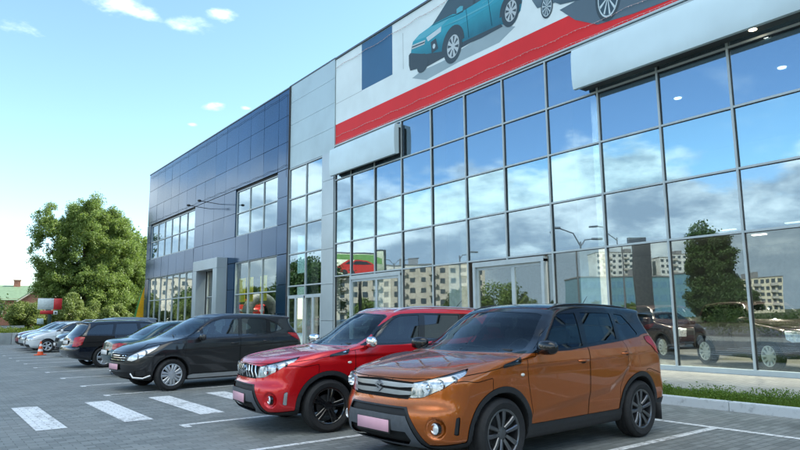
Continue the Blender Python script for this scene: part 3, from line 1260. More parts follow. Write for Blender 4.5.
# ------------------------------------------------------------------ ground
def paver_mat():
    t = NT('concrete_pavers')
    P = t.pos()
    br = t.n('TexBrick', offset=.5, ins={'Vector': P, 'Scale': 1.0, 'Brick Width': .21, 'Row Height': .105, 'Mortar Size': .006, 'Mortar Smooth': .3,
                                          'Color1': (.20, .212, .20, 1), 'Color2': (.325, .34, .322, 1), 'Mortar': (.11, .12, .11, 1), 'Bias': -.1})
    big = t.noise(.35, P, 6, .6)
    mid = t.noise(2.2, P, 8, .65)
    fine = t.noise(60, P, 4, .6)
    c = t.mix(t.step(big, .35, .7), br.outputs['Color'], (.20, .208, .198), blend='MULTIPLY')
    c = t.mix(t.math('MULTIPLY', t.step(big, .3, .75), .35), br.outputs['Color'], (.15, .155, .145))
    c = t.mix(t.math('MULTIPLY', t.step(mid, .52, .72), .35), c, (.30, .32, .305))
    oil = t.math('MULTIPLY', t.step(t.noise(.9, P, 3, .4), .66, .76), .5)
    c = t.mix(oil, c, (.07, .073, .07))
    trk = t.n('Mapping', ins={'Vector': P, 'Scale': (.12, 1.6, 1)})
    c = t.mix(t.math('MULTIPLY', t.step(t.noise(1.1, trk.outputs[0], 5, .6), .56, .74), .30), c, (.10, .10, .095))
    c = t.mix(t.math('MULTIPLY', t.step(t.noise(.55, P, 2, .3), .55, .58), .16), c, (.38, .37, .34))
    c = t.mix(t.math('MULTIPLY', fine, .30), c, (.09, .095, .09))
    h = t.math('ADD', br.outputs['Fac'], t.math('MULTIPLY', fine, -.35))
    nrm = t.n('Bump', invert=True, ins={'Strength': .7, 'Distance': .006, 'Height': h})
    p = t.n('BsdfPrincipled', ins={'Base Color': c, 'Roughness': t.mix(mid, .62, .9, 'FLOAT'), 'Normal': nrm.outputs[0]})
    return t.surf(p.outputs[0])


def marking_mat():
    t = NT('worn_white_road_paint')
    P = t.pos()
    br = t.n('TexBrick', offset=.5, ins={'Vector': P, 'Scale': 1.0, 'Brick Width': .21, 'Row Height': .105, 'Mortar Size': .006, 'Mortar Smooth': .2,
                                          'Color1': (.78, .78, .76, 1), 'Color2': (.86, .86, .84, 1), 'Mortar': (.40, .40, .38, 1)})
    w = t.noise(9, P, 9, .7)
    w2 = t.noise(1.3, P, 4, .6)
    c = t.mix(t.step(t.math('ADD', w, t.math('MULTIPLY', w2, .45)), .72, .90), br.outputs['Color'], (.33, .32, .30))
    p = t.n('BsdfPrincipled', ins={'Base Color': c, 'Roughness': .7})
    return t.surf(p.outputs[0])


def ground_mats():
    global M_pave, M_mark, M_side, M_grassg
    M_pave = paver_mat()
    M_mark = marking_mat()
    t = NT('pavement_slabs')
    P = t.pos()
    br = t.n('TexBrick', offset=.5, ins={'Vector': P, 'Scale': 1.0, 'Brick Width': .21, 'Row Height': .105, 'Mortar Size': .006,
                                          'Color1': (.34, .335, .31, 1), 'Color2': (.42, .41, .38, 1), 'Mortar': (.18, .18, .165, 1)})
    c = t.mix(t.math('MULTIPLY', t.step(t.noise(1.1, P, 7, .6), .4, .7), .5), br.outputs['Color'], (.25, .25, .23))
    M_side = t.surf(t.n('BsdfPrincipled', ins={'Base Color': c, 'Roughness': .85, 'Normal': t.bump(br.outputs['Fac'], -.3, .005)}).outputs[0])
    t = NT('soil_and_turf')
    P = t.pos()
    c = t.mix(t.noise(3, P, 8, .7), (.035, .045, .015), (.09, .10, .035))
    M_grassg = t.surf(t.n('BsdfPrincipled', ins={'Base Color': c, 'Roughness': 1, 'Normal': t.bump(t.noise(14, P, 6), .8, .05)}).outputs[0])


ground_mats()
WX = 14.93        # plane of the showroom front
WF = .12          # pavement level


def sheet(name, x0, x1, y0, y1, z, m, cuts=0):
    g = MB()
    if cuts:
        n = cuts
        for i in range(n):
            for j in range(n):
                g.quad((x0 + (x1 - x0) * i / n, y0 + (y1 - y0) * j / n, z), (x0 + (x1 - x0) * (i + 1) / n, y0 + (y1 - y0) * j / n, z),
                       (x0 + (x1 - x0) * (i + 1) / n, y0 + (y1 - y0) * (j + 1) / n, z), (x0 + (x1 - x0) * i / n, y0 + (y1 - y0) * (j + 1) / n, z))
    else:
        g.quad((x0, y0, z), (x1, y0, z), (x1, y1, z), (x0, y1, z))
    return tag(g.build(name, m), kind='structure')


def ground():
    sheet('ground', -1500, 1500, -1500, 2500, -.03, M_grassg)
    sheet('parking_lot', -8, 9.98, -14, 50, 0, M_pave)
    asph = mat('asphalt', (.055, .057, .06), .85, 0, .25, .7, bump=.3, bscale=60)
    sheet('road', -30, -8, -400, 400, -.004, asph)
    # pavement along the building
    g = MB()
    g.box(11.35, WX + .5, -14, 9.6, -.1, WF)
    g.box(9.98, WX + .5, 9.6, 60, -.1, WF)
    tag(g.build('pavement', M_side), kind='structure')
    g = MB()
    g.box(10.14, 11.25, -14, 9.4, -.1, .07)
    tag(g.build('grass_bed', M_grassg), kind='structure')
    # kerb stones painted white
    km = NT('white_kerb_paint')
    P = km.pos()
    w = km.noise(7, P, 9, .7)
    c = km.mix(km.step(w, .5, .72), (.62, .66, .68), (.36, .39, .40))
    KM = km.surf(km.n('BsdfPrincipled', ins={'Base Color': c, 'Roughness': .7, 'Normal': km.bump(w, .3, .01)}).outputs[0])
    root = MB()
    y = -14.0
    segs = []
    while y < 50:
        L = 1.18
        bm = bmesh.new()
        segs.append((y + .004, y + L - .004))
        y += L
    bm = bmesh.new()
    for a, b in segs:
        r = bmesh.ops.create_cube(bm, size=1)
        for v in r['verts']:
            v.co = Vector((10.055 + v.co.x * .15, (a + b) / 2 + v.co.y * (b - a), .01 + v.co.z * .26))
    bmesh.ops.bevel(bm, geom=[e for e in bm.edges], offset=.012, segments=2, affect='EDGES')
    me = bpy.data.meshes.new('kerb')
    bm.to_mesh(me); bm.free()
    tag(link('kerb', me, KM), kind='structure')
    g = MB()
    g.box(11.25, 11.35, -14, 9.5, -.1, WF + .015)
    g.box(10.13, 11.35, 9.4, 9.5, -.1, WF + .014)
    tag(g.build('kerb', mat('grey_kerb', (.30, .31, .30), .8, 0, .2, 8)), kind='structure')
    # painted bay lines and crossing
    g = MB()
    z = .004

    def rect(x0, x1, y0, y1):
        g.quad((x0, y0, z), (x1, y0, z), (x1, y1, z), (x0, y1, z))
    for yy in (-5.3, -2.9, -.5, 1.9, 4.29, 6.83, 9.05, 13.6, 15.84, 18.3, 20.7, 23.0, 25.3, 27.4, 29.7, 32.0, 34.3, 36.6, 38.9, 41.2, 43.5):
        rect(3.12, 8.34, yy - .05, yy + .05)
        rect(3.02, 3.12, yy - .22, yy + .05)
    rect(8.34, 8.45, -9, 9.1)
    tag(g.build('bay_lines', M_mark), kind='structure')
    g = MB()
    for x0, x1 in ((1.38, 1.76), (2.50, 2.90), (3.60, 3.99), (4.70, 5.10), (5.8, 6.2), (6.9, 7.3)):
        rect(x0, x1, 9.85, 12.65)
    tag(g.build('zebra_crossing', M_mark), kind='structure')
    # turf and low shrubs in the bed
    rng = np.random.default_rng(4)
    gm = leaf_mat('turf_blade', (.08, .15, .02), (.19, .27, .05), .9)
    n = 26000
    px = rng.uniform(10.15, 11.24, n); py = rng.uniform(-2, 9.35, n)
    hh = rng.uniform(.03, .085, n) * (1 + .8 * np.sin(py * 2.1 + np.sin(px * 9)) ** 2)
    blades('turf', np.stack([px, py, np.full(n, .07)], 1), hh, .006, gm, rng, 'stuff')
    sm = leaf_mat('low_shrub_leaf', (.06, .13, .02), (.19, .28, .05), .9)
    k = 0
    tufts = [(10.45, 7.9, .34, .24), (10.55, 7.2, .40, .26), (10.62, 6.5, .36, .22), (10.48, 5.2, .40, .23), (10.6, 4.3, .42, .25), (10.45, 3.4, .38, .22), (10.65, 2.5, .42, .22), (10.5, 8.8, .36, .20)]
    for (x, y, r, h) in tufts:
        c = [((x + rng.uniform(-.2, .2), y + rng.uniform(-.35, .35), .07 + h * rng.uniform(.25, .6)), (r * .6, r * .8, h * .55)) for _ in range(6)]
        o = leafy('low_shrub', c, 1500, .035, sm, None, rng)
        tag(o, SHRUBS[k], 'shrub', 'low shrubs in the grass bed')
        k += 1


SHRUBS = ['low green shrub in the bed beyond the second tuft from the orange car', 'low green shrub just right of the orange car behind the white kerb', 'bushy low shrub left of the bare gap in the kerb bed',
          'low shrub in the middle of the grass bed before the black off-roader', 'spreading low shrub in the kerb bed in front of the steel wheel', 'low shrub near the right edge of the photo in the bed',
          'rightmost low shrub of the grass bed', 'low shrub hidden deepest behind the orange car in the bed']


def leaf_mat(name, a, b, tr=.8, rough=.55):
    if name in MATS:
        return MATS[name]
    t = NT(name)
    g = t.n('NewGeometry')
    o = t.obj()
    r = g.outputs['Random Per Island']
    n = t.noise(.5, o, 3)
    f = t.math('ADD', t.math('MULTIPLY', r, .6), t.math('MULTIPLY', t.step(n, .3, .7), .4))
    c = t.mix(f, a, b)
    d = t.n('BsdfPrincipled', ins={'Base Color': c, 'Roughness': rough, 'Specular IOR Level': .3})
    c2 = t.mix(.5, c, (b[0] * 1.6, b[1] * 1.8, b[2] * .8))
    tl = t.n('BsdfTranslucent', ins={'Color': c2})
    mx = t.n('MixShader', ins={0: .32, 1: d.outputs[0], 2: tl.outputs[0]})
    MATS[name] = t.surf(mx.outputs[0])
    return MATS[name]


def quads_mesh(name, V, m, parent=None):
    """V: (n,4,3) loose quads"""
    n = len(V)
    me = bpy.data.meshes.new(name)
    me.vertices.add(n * 4); me.vertices.foreach_set('co', V.reshape(-1).astype(np.float32))
    me.loops.add(n * 4); me.loops.foreach_set('vertex_index', np.arange(n * 4, dtype=np.int32))
    me.polygons.add(n); me.polygons.foreach_set('loop_start', np.arange(0, n * 4, 4, dtype=np.int32))
    me.update(calc_edges=True)
    return link(name, me, m, parent)


def blades(name, P, h, w, m, rng, kind=None):
    n = len(P)
    a = rng.uniform(0, 2 * math.pi, n)
    d = np.stack([np.cos(a), np.sin(a), np.zeros(n)], 1)
    lean = np.stack([rng.normal(0, .35, n), rng.normal(0, .35, n), np.ones(n)], 1) * h[:, None]
    V = np.stack([P - d * w, P + d * w, P + lean + d * w * .2, P + lean - d * w * .2], 1)
    o = quads_mesh(name, V, m)
    if kind:
        tag(o, 'short green turf growing in the bed behind the white kerb', 'grass', kind=kind)
    return o


def leafy(name, clumps, n, size, m, parent, rng, shell=.55, flat=1.0):
    C = np.array([c[0] for c in clumps]); R = np.array([c[1] for c in clumps])
    vol = (R.prod(1)) ** (2 / 3)
    k = rng.choice(len(C), n, p=vol / vol.sum())
    u = rng.normal(size=(n, 3)); u /= np.linalg.norm(u, axis=1)[:, None]
    rr = shell + (1 - shell) * rng.uniform(0, 1, n) ** .6
    rr *= 1 + .22 * rng.normal(size=n) * (rng.uniform(size=n) < .5)
    P = C[k] + u * R[k] * rr[:, None]
    nn = u * .6 + rng.normal(size=(n, 3)) * .9 + np.array([0, 0, .35])
    nn /= np.linalg.norm(nn, axis=1)[:, None]
    t = np.cross(nn, rng.normal(size=(n, 3))); t /= np.linalg.norm(t, axis=1)[:, None]
    b = np.cross(nn, t)
    s = size * rng.uniform(.6, 1.35, n)[:, None]
    V = np.stack([P - t * s * .5, P + b * s * .28, P + t * s * .5, P - b * s * .28], 1)
    return quads_mesh(name, V, m, parent)


def tree(loc, blobs, nclump, nleaf, leaf, trunk_r, label, lm, seed, group=None, name='leafy_tree', cat='tree', trunk_h=None, clr=(.8, 1.5), limbs=7, shell=.5):
    rng = np.random.default_rng(seed)
    root = empty(name, loc, 0, label, cat, group)
    B = np.array([b[0] for b in blobs]); R = np.array([b[1] for b in blobs])
    vol = R.prod(1)
    cl = []
    for _ in range(nclump):
        k = rng.choice(len(B), p=vol / vol.sum())
        u = rng.normal(size=3); u /= np.linalg.norm(u)
        q = rng.uniform(.25, 1) ** .45
        c = B[k] + u * R[k] * q
        r = rng.uniform(*clr)
        q3 = rng.uniform(.55, 1.3, 3)
        cl.append((tuple(c), tuple(r * q3)))
    bark = mat('bark_grey_brown', (.12, .10, .075), .9, 0, .35, 4, bump=.6, bscale=18)
    mb = MB()
    zt = trunk_h or float((B[:, 2]).max())
    rnd = random.Random(seed)
    pts = [(0, 0, -.2)]
    for i in range(1, 7):
        pts.append((rnd.uniform(-.04, .04) * zt * i / 6, rnd.uniform(-.04, .04) * zt * i / 6, zt * i / 6))
    mb.tube(pts, trunk_r, 10, r1=trunk_r * .3)
    for i in range(limbs):
        c = cl[int(rng.integers(len(cl)))][0]
        z0 = zt * rng.uniform(.2, .7)
        s0 = (0, 0, z0)
        mid = (c[0] * .45 + rng.normal() * .2, c[1] * .45 + rng.normal() * .2, z0 + (c[2] - z0) * .6)
        mb.tube([s0, mid, c], trunk_r * .42, 7, r1=trunk_r * .08)
    mb.build('trunk', bark, root, auto=60)
    leafy('crown', cl, nleaf, leaf, lm, root, rng, shell)
    return root


ground()

# ------------------------------------------------------------------ showroom building
alu = mat('grey_blue_aluminium', (.44, .51, .53), .45, .1, .06, 3)
alu_d = mat('dark_gasket', (.02, .022, .025), .6)
clad_blue = None


def panel_mat(name, col, rough, metal, joint_z=None):
    t = NT(name)
    P = t.pos()
    n = t.noise(.25, P, 4, .6)
    streak = t.n('Mapping', ins={'Vector': P, 'Scale': (3, 3, .25)})
    n2 = t.noise(2.0, streak.outputs[0], 6, .6)
    c = t.mix(t.step(n, .3, .7), tuple(x * .88 for x in col), tuple(min(1, x * 1.1) for x in col))
    c = t.mix(t.math('MULTIPLY', t.step(n2, .55, .85), .10), c, tuple(x * .6 for x in col))
    p = t.n('BsdfPrincipled', ins={'Base Color': c, 'Roughness': rough, 'Metallic': metal, 'Normal': t.bump(t.noise(.9, P, 2), .12, .02)})
    MATS[name] = t.surf(p.outputs[0])
    return MATS[name]


M_dark = panel_mat('dark_blue_composite', (.022, .072, .155), .14, .65)
M_light = panel_mat('light_grey_composite', (.42, .53, .56), .42, .25)
M_pil = panel_mat('pale_blue_composite', (.42, .50, .54), .35, .35)
M_sign = panel_mat('pale_grey_sign_panel', (.60, .75, .80), .45, .05)
fac_up = glass('facade_glass_upper', (.40, .50, .56, 1), .30, 0, 1.5, bump=.10, bscale=.55, gcol=(.58, .77, .96, 1))
fac_mid = glass('facade_glass_middle', (.40, .55, .55, 1), .36, 0, 1.5, bump=.10, bscale=.55, gcol=(.66, .88, 1.0, 1))
fac_gl = glass('facade_glass', (.45, .56, .58, 1), .32, 0, 1.5, bump=.10, bscale=.55, gcol=(.70, .85, .97, 1))
low_gl = glass('clear_facade_glass', (.90, .95, .94, 1), .12, 0, 1.5, bump=.08, bscale=.55, gcol=(.84, .93, .96, 1))
Yc = [24.49, 23.15, 21.32, 19.45, 17.61, 15.75, 13.92, 12.09, 10.26, 8.44, 6.62, 4.80, 2.98, 1.16, -.66, -2.48, -4.3, -6.12, -7.94]
Zr = [WF, 3.33, 4.81, 6.29, 7.76, 9.30]
rngp = random.Random(5)


def pane(root, y0, y1, z0, z1, x, m, name='window_pane', tilt=.0055):
    w, h = (y1 - y0) / 2, (z1 - z0) / 2
    mb = MB()
    mb.box(-.008, .008, -w, w, -h, h)
    o = mb.build(name, m, root)
    o.location = (x, (y0 + y1) / 2, (z0 + z1) / 2)
    o.rotation_euler = (0, rngp.uniform(-tilt, tilt), rngp.uniform(-tilt, tilt))
    return o


def frame_bars(root, ys, zs, x, z0=None, z1=None, w=.03, d=.06, name='mullion'):
    z0 = zs[0] if z0 is None else z0
    z1 = zs[-1] if z1 is None else z1
    for y in ys:
        mb = MB()
        mb.box(x - d, x + .05, y - w, y + w, z0, z1)
        mb.build(name, alu, root)
    lo, hi = min(ys), max(ys)
    for z in zs:
        mb = MB()
        mb.box(x - d + .008, x + .05, lo, hi, z - w, z + w)
        o = mb.build('transom', alu, root)
        mb = MB()
        mb.box(x - d + .03, x + .05, lo, hi, z - w - .022, z - w - .0005)
        mb.build('gasket', alu_d, o)


def building():
    root = empty('car_showroom', (WX, 20, 0), 0, 'two storey glass fronted car showroom with a dark blue clad wing and roof banner', 'building')
    root.location = (0, 0, 0)
    x = WX
    # --- glass wall
    ys, zs = Yc, Zr
    for i in range(len(ys) - 1):
        for j in range(len(zs) - 1):
            if j == 0 and (i in (1, 2) or i == 5):
                continue      # doors
            if i == 6 and j == 0:
                pane(root, ys[7] + .03, 12.32, zs[0] + .03, zs[1] - .03, x, low_gl)
                continue
            pane(root, ys[i + 1] + .03, ys[i] - .03, zs[j] + .03, zs[j + 1] - .03, x, (low_gl, fac_gl, fac_mid, fac_up, fac_up)[j])
    for y in ys:
        mb = MB()
        z0 = WF
        if abs(y - 21.32) < .01 or abs(y - 13.92) < .01:
            z0 = 3.2
        mb.box(x - .07, x + .06, y - .025, y + .025, z0, zs[-1])
        o = mb.build('mullion', alu, root)
        mb = MB()
        mb.box(x - .03, x + .06, y - .036, y - .0255, z0, zs[-1])
        mb.build('gasket', alu_d, o)
    for z in zs[1:]:
        mb = MB()
        mb.box(x - .062, x + .06, ys[-1], ys[0], z - .025, z + .025)
        o = mb.build('transom', alu, root)
        mb = MB()
        mb.box(x - .028, x + .06, ys[-1], ys[0], z - .038, z - .0255)
        mb.build('gasket', alu_d, o)
    for (a, b) in ((ys[-1], 12.32), (15.50, 19.45), (23.15, 24.49)):
        mb = MB()
        mb.box(x - .09, x + .06, a, b, WF, WF + .12)
        mb.build('sill', alu, root, bevel=.006)
    # --- entrance doors (plane of the front)
    for (a, b, mid, lab) in ((19.49, 23.12, 21.16, 0), (12.39, 15.45, 13.72, 1)):
        d = empty('entrance_door', (0, 0, 0)); d.parent = root
        mb = MB()
        mb.box(x - .13, x + .06, a - .0, a + .11, WF, 3.18)
        mb.box(x - .13, x + .06, b - .11, b, WF, 3.18)
        mb.box(x - .132, x + .06, a, b, 3.10, 3.26)
        mb.build('door_frame', alu, d)
        n = 2
        cuts = [a + .11, mid, b - .11]
        for k in range(2):
            y0, y1 = cuts[k], cuts[k + 1]
            mb = MB()
            xx = x - .06 if lab == 0 else x + .35 * 0
            mb.box(xx - .03, xx + .03, y0, y0 + .07, WF + .02, 3.10)
            mb.box(xx - .03, xx + .03, y1 - .07, y1, WF + .02, 3.10)
            mb.box(xx - .031, xx + .029, y0, y1, WF + .02, WF + .14)
            mb.box(xx - .031, xx + .029, y0, y1, 3.0, 3.10)
            o = mb.build('door_leaf', alu, d)
            mb = MB()
            mb.box(xx - .008, xx + .008, y0 + .07, y1 - .07, WF + .14, 3.0)
            mb.build('door_glass', low_gl, d)
            mb = MB()
            hy = y1 - .05 if k == 0 else y0 + .05
            mb.tube([(xx - .03, hy, .9), (xx - .09, hy, .92), (xx - .09, hy, 1.5), (xx - .03, hy, 1.52)], .016, 8)
            mb.build('door_pull', chrome_m, d, auto=60)
    # --- banner wall above the glass
    mb = MB()
    mb.box(x + .02, x + .5, -10, 24.55, 9.333, 13.66)
    mb.build('upper_wall', M_light, root)
    mb = MB()
    mb.box(x - .09, x + .06, -10, 24.55, 9.36, 9.42)
    mb.build('ledge', alu, root)
    mb = MB()
    mb.box(x - .06, x + .55, -10, 24.55, 13.66, 13.74)
    mb.box(x - .05, x + .55, 24.55, 29.2, 13.70, 13.77)
    mb.box(x - .06, x + .55, 29.2, 54.85, 13.66, 13.73)
    mb.build('roof_edge', mat('roof_edge_grey', (.12, .14, .15), .5, .4), root)
    # --- pilaster and light section
    zz = [WF, 1.35, 3.0, 4.62, 6.24, 7.86, 9.2]
    for k in range(6):
        mb = MB()
        mb.box(x - .10, x + .3, 24.56, 25.62, zz[k] + .008, zz[k + 1] - .008)
        mb.build('cladding_panel', M_pil, root)
    lz = [9.2, 10.35, 11.53, 12.75, 13.69]
    for k in range(4):
        mb = MB()
        mb.box(x - .04, x + .3, 25.05, 29.05, lz[k] + .006, lz[k + 1] - .006)
        mb.build('cladding_panel', M_light, root)
        mb = MB()
        mb.box(x - .055, x + .3, 24.57, 25.035, lz[k] + .006, lz[k + 1] - .006)
        mb.build('cladding_panel', M_light, root)
    zs2 = [WF, 2.58, 3.07, 4.69, 6.13, 7.55, 9.15]
    ys2 = [29.05, 27.25, 25.62]
    for j in range(1, len(zs2) - 1):
        for i in range(2):
            pane(root, ys2[i + 1] + .03, ys2[i] - .03, zs2[j] + .03, zs2[j + 1] - .03, x, fac_gl)
    frame_bars(root, ys2, zs2[1:], x)
    d = empty('entrance_door'); d.parent = root
    for (y0, y1) in ((27.3, 29.0), (25.65, 27.2)):
        for (a, b) in ((y0, (y0 + y1) / 2), ((y0 + y1) / 2, y1)):
            mb = MB()
            mb.box(x - .08, x, a + .01, a + .09, WF, 2.55)
            mb.box(x - .08, x, b - .09, b - .01, WF, 2.55)
            mb.box(x - .081, x - .001, a + .01, b - .01, 2.45, 2.55)
            mb.box(x - .081, x - .001, a + .01, b - .01, WF, WF + .15)
            mb.build('door_leaf', alu, d)
            mb = MB()
            mb.box(x - .045, x - .03, a + .09, b - .09, WF + .15, 2.45)
            mb.build('door_glass', low_gl, d)
    # --- dark blue wing
    mb = MB()
    mb.box(x - .09, x + .35, 29.07, 29.19, WF, 13.72)
    mb.build('corner_trim', alu_d, root)
    rp = random.Random(8)
    zu = [9.29, 10.74, 12.18, 13.64]
    yw = [29.2, 30.45] + [30.45 + 1.83 * k for k in range(1, 14)]
    yw[-1] = 54.8
    npan = 0

    def dp(y0, y1, z0, z1, xx=x - .04):
        w, h = (y1 - y0) / 2 - .013, (z1 - z0) / 2 - .013
        mb = MB()
        mb.box(-.02, .10, -w, w, -h, h)
        o = mb.build('cladding_panel', M_dark, root)
        o.location = (xx + .02, (y0 + y1) / 2, (z0 + z1) / 2)
        o.rotation_euler = (0, rp.uniform(-.006, .006), rp.uniform(-.006, .006))
    for i in range(len(yw) - 1):
        for j in range(3):
            dp(yw[i], yw[i + 1], zu[j], zu[j + 1])
    mb = MB()
    mb.box(x + .07, x + .35, 29.19, 54.8, 9.14, 13.66)
    mb.build('wing_wall', alu_d, root)
    # bands and piers below
    for (a, b) in ((4.79, 6.36),):
        for i in range(len(yw) - 1):
            dp(yw[i], yw[i + 1], a, b)
    for (z0, z1) in ((6.36, 7.81), (7.81, 9.27)):
        for (a, b) in ((29.2, 30.45), (36.1, 37.9), (37.9, 39.7), (39.7, 41.5), (41.5, 43.25), (53.75, 54.8)):
            dp(a, b, z0, z1)
    for (z0, z1) in ((WF, 1.7), (1.7, 3.2), (3.2, 4.77)):
        for (a, b) in ((29.2, 30.4), (36.05, 37.08), (41.32, 43.35), (53.8, 54.8)):
            dp(a, b, z0, z1)
    mb = MB()
    for (a, b, z0, z1) in ((29.19, 54.8, 4.80, 6.35), (29.19, 30.44, WF, 4.8), (29.19, 30.44, 6.35, 9.14), (36.1, 43.25, 6.35, 9.14), (36.05, 37.7, WF, 4.8), (40.7, 43.36, WF, 4.8), (53.76, 54.8, WF, 9.14)):
        mb.box(x + .07, x + .35, a, b, z0, z1)
    mb.build('wing_wall', alu_d, root)
    mb = MB()
    mb.box(x + .1, x + 14, 54.5, 54.78, 0, 13.6)
    mb.build('gable_wall', M_dark, root)

    def grid(ys, zs, m):
        for i in range(len(ys) - 1):
            for j in range(len(zs) - 1):
                pane(root, ys[i] + .03, ys[i + 1] - .03, zs[j] + .03, zs[j + 1] - .03, x + .08, m, tilt=.004)
        frame_bars(root, ys, zs, x + .08)
    grid([30.5, 32.3, 34.15, 36.05], [6.40, 7.77, 9.12], fac_gl)
    grid([43.3 + (53.72 - 43.3) * k / 6 for k in range(7)], [6.40, 7.77, 9.12], fac_gl)
    grid([30.45, 32.3, 34.15, 36.0], [WF, 2.9, 4.77], low_gl)
    grid([43.4 + (53.75 - 43.4) * k / 7 for k in range(8)], [WF, 3.0, 4.77], low_gl)
    # portal
    mb = MB()
    px = x - .71
    mb.box(px, x - .05, 37.1, 37.75, WF, 4.55)
    mb.box(px, x - .05, 40.65, 41.3, WF, 4.55)
    mb.box(px - .005, x - .05, 37.1, 41.3, 4.555, 5.20)
    mb.build('portal', panel_mat('portal_grey_composite', (.36, .44, .49), .35, .3), root, bevel=.01)
    grid([37.78, 39.2, 40.62], [WF, 2.9, 4.6], low_gl)
    # slim spikes of floodlights on the wing
    for y in (38.6, 40.6):
        mb = MB()
        mb.tube([(x - .05, y, 8.75), (x - 1.3, y + .1, 8.85)], .022, 6)
        mb.ico((x - 1.36, y + .1, 8.86), .10, 1.3, .9, .8, 2)
        mb.build('floodlight_arm', alu_d, root, auto=60)
    # structure behind: roof, floors, back wall, inner columns
    inn = mat('showroom_wall', (.16, .17, .17), .8)
    flo = mat('showroom_floor_tiles', (.20, .205, .20), .25, 0, .1, 2)
    mb = MB()
    mb.box(x + .4, x + 16, -22, 54.5, 13.3, 13.5)  # near end extended unseen past the end wall to shade the car park
    mb.build('roof', mat('flat_roof', (.15, .15, .15), .9), root)
    mb = MB()
    mb.box(x + 15.7, x + 16, -10, 54.5, 0, 13.3)
    mb.box(x + .1, x + 15.7, -10.2, -10, 0, 13.3)
    mb.build('back_wall', inn, root)
    mb = MB()
    mb.box(x + .36, x + 15.7, -10, 54.5, 9.50, 9.62)
    mb.build('ceiling', mat('showroom_ceiling', (.30, .32, .33), .8), root)
    mb = MB()
    mb.box(x + .06, x + 15.7, -10, 54.5, -.05, WF + .01)
    mb.build('floor', flo, root)
    mb = MB()
    mb.box(x + 8.5, x + 15.7, -10, 54.5, 4.6, 4.95)
    mb.build('mezzanine', inn, root)
    colm = mat('inner_column', (.62, .66, .68), .5)
    for y in (28.4, 22.2, 17.3, 11.4, 2.9, -1.2):
        mb = MB()
        mb.box(x + .75, x + 1.15, y - .34, y + .34, WF, 9.5)
        mb.build('inner_column', colm, root)
    lm = mat('downlight_glow', (1, 1, 1), .5, emit=(1, .86, .62, 1), estr=4.0)
    for xx in (22.0,):
        for y in (4.3, 8.1, 11.7):
            mb = MB()
            mb.lathe([(0, 9.47), (.12, 9.47), (.14, 9.50)], axis=2, c=(xx, y, 0), n=16)
            mb.build('downlight', lm, root)
    for (xx, y) in ((19.6, 4.3), (18.6, 8.4), (20.2, 12.7), (20.2, 15.5), (20.2, 24), (18.2, 33), (18.2, 38), (16.4, 5.6), (16.6, 9.3), (16.6, 33.5), (16.4, 36.6), (22.0, 6.0), (22.0, 19), (20.2, -3)):  # extra spots added to brighten the showroom cars, apart from the downlight discs
        ld = bpy.data.lights.new('showroom_fill_spot', 'SPOT')
        ld.energy = 700; ld.shadow_soft_size = .12; ld.color = (1, .88, .7); ld.spot_size = rad(110); ld.spot_blend = .6
        lo = bpy.data.objects.new('showroom_fill_spot', ld)
        COL.objects.link(lo); lo.location = (xx, y, 9.40); lo.parent = root
    for xx in (19, 21.5):
        for y in (2.2, 4.2, 6.4, 8.6, 10.8):
            mb = MB()
            mb.box(xx + 4.6, xx + 4.8, y, y + .5, 4.56, 4.595)
            mb.build('strip_light', mat('strip_glow', (1, 1, 1), .5, emit=(1, .9, .72, 1), estr=1.4), root)
    # sign canopies (blank fascia boxes)
    for (a, b, xf, z0, z1, dz) in ((19.4, 24.40, 14.52, 7.90, 9.12, 0), (-9.0, 10.65, 14.3, 7.82, 8.98, 0)):
        c = empty('sign_canopy'); c.parent = root
        prof = []
        for k in range(9):
            t = k / 8
            prof.append((xf + .045 * abs(2 * t - 1) ** 4 - .03, z0 + (z1 - z0) * t))
        prof += [(x - .10, z1 + .02), (x - .10, z1 - .12), (xf + .2, z1 - .12), (xf + .2, z0 + .03), (xf + .12, z0)]
        mb = MB()
        mb.prism(prof, 1, a, b)
        o = mb.build('fascia', M_sign, c, auto=30)
        mb = MB()
        mb.box(xf + .19, x - .09, a + .05, b - .05, z0 + .05, z0 + .12)
        mb.box(xf + .19, x - .09, a + .04, a + .06, z0 + .05, z1 - .13)
        mb.box(xf + .19, x - .09, b - .06, b - .04, z0 + .05, z1 - .13)
        mb.build('soffit', mat('dark_soffit', (.035, .04, .04), .6), c)
    mb = MB()
    mb.lathe([(0, 7.862), (.07, 7.862), (.085, 7.869)], axis=2, c=(14.62, 5.9, 0), n=16)
    mb.build('downlight', lm, root)
    return root


BODY = [(18.74, 12.21), (18.65, 12.38), (18.25, 12.53), (17.65, 12.59), (17.27, 12.67), (16.9, 12.98), (16.33, 13.38), (15.74, 13.54), (14.64, 13.45), (13.39, 13.12), (12.86, 12.68), (12.81, 12.03), (13.0, 11.37), (13.32, 11.13), (13.64, 11.13), (13.96, 11.25), (14.86, 11.24), (15.36, 11.16), (15.72, 11.27), (16.9, 11.14), (17.73, 11.28), (18.56, 11.42), (18.84, 11.74)]
LOW = [(18.93, 11.9), (18.83, 11.96), (17.83, 11.57), (16.84, 11.33), (15.72, 11.3), (14.86, 11.28), (13.88, 11.25), (13.8, 11.13), (14.82, 11.1), (15.36, 11.13), (16.85, 11.08), (17.74, 11.05), (18.85, 11.23), (18.93, 11.47)]
SHADOW = [(18.74, 10.88), (17.86, 10.53), (16.03, 10.63), (13.99, 10.63), (13.25, 10.91), (13.8, 11.19), (15.18, 11.13), (16.8, 10.96), (18.17, 10.99)]
GLASS = [(17.43, 12.63), (16.59, 13.18), (16.04, 13.43), (15.28, 13.34), (13.89, 12.97), (13.41, 12.62), (13.91, 12.52), (14.68, 12.5), (15.97, 12.47), (16.26, 12.58)]


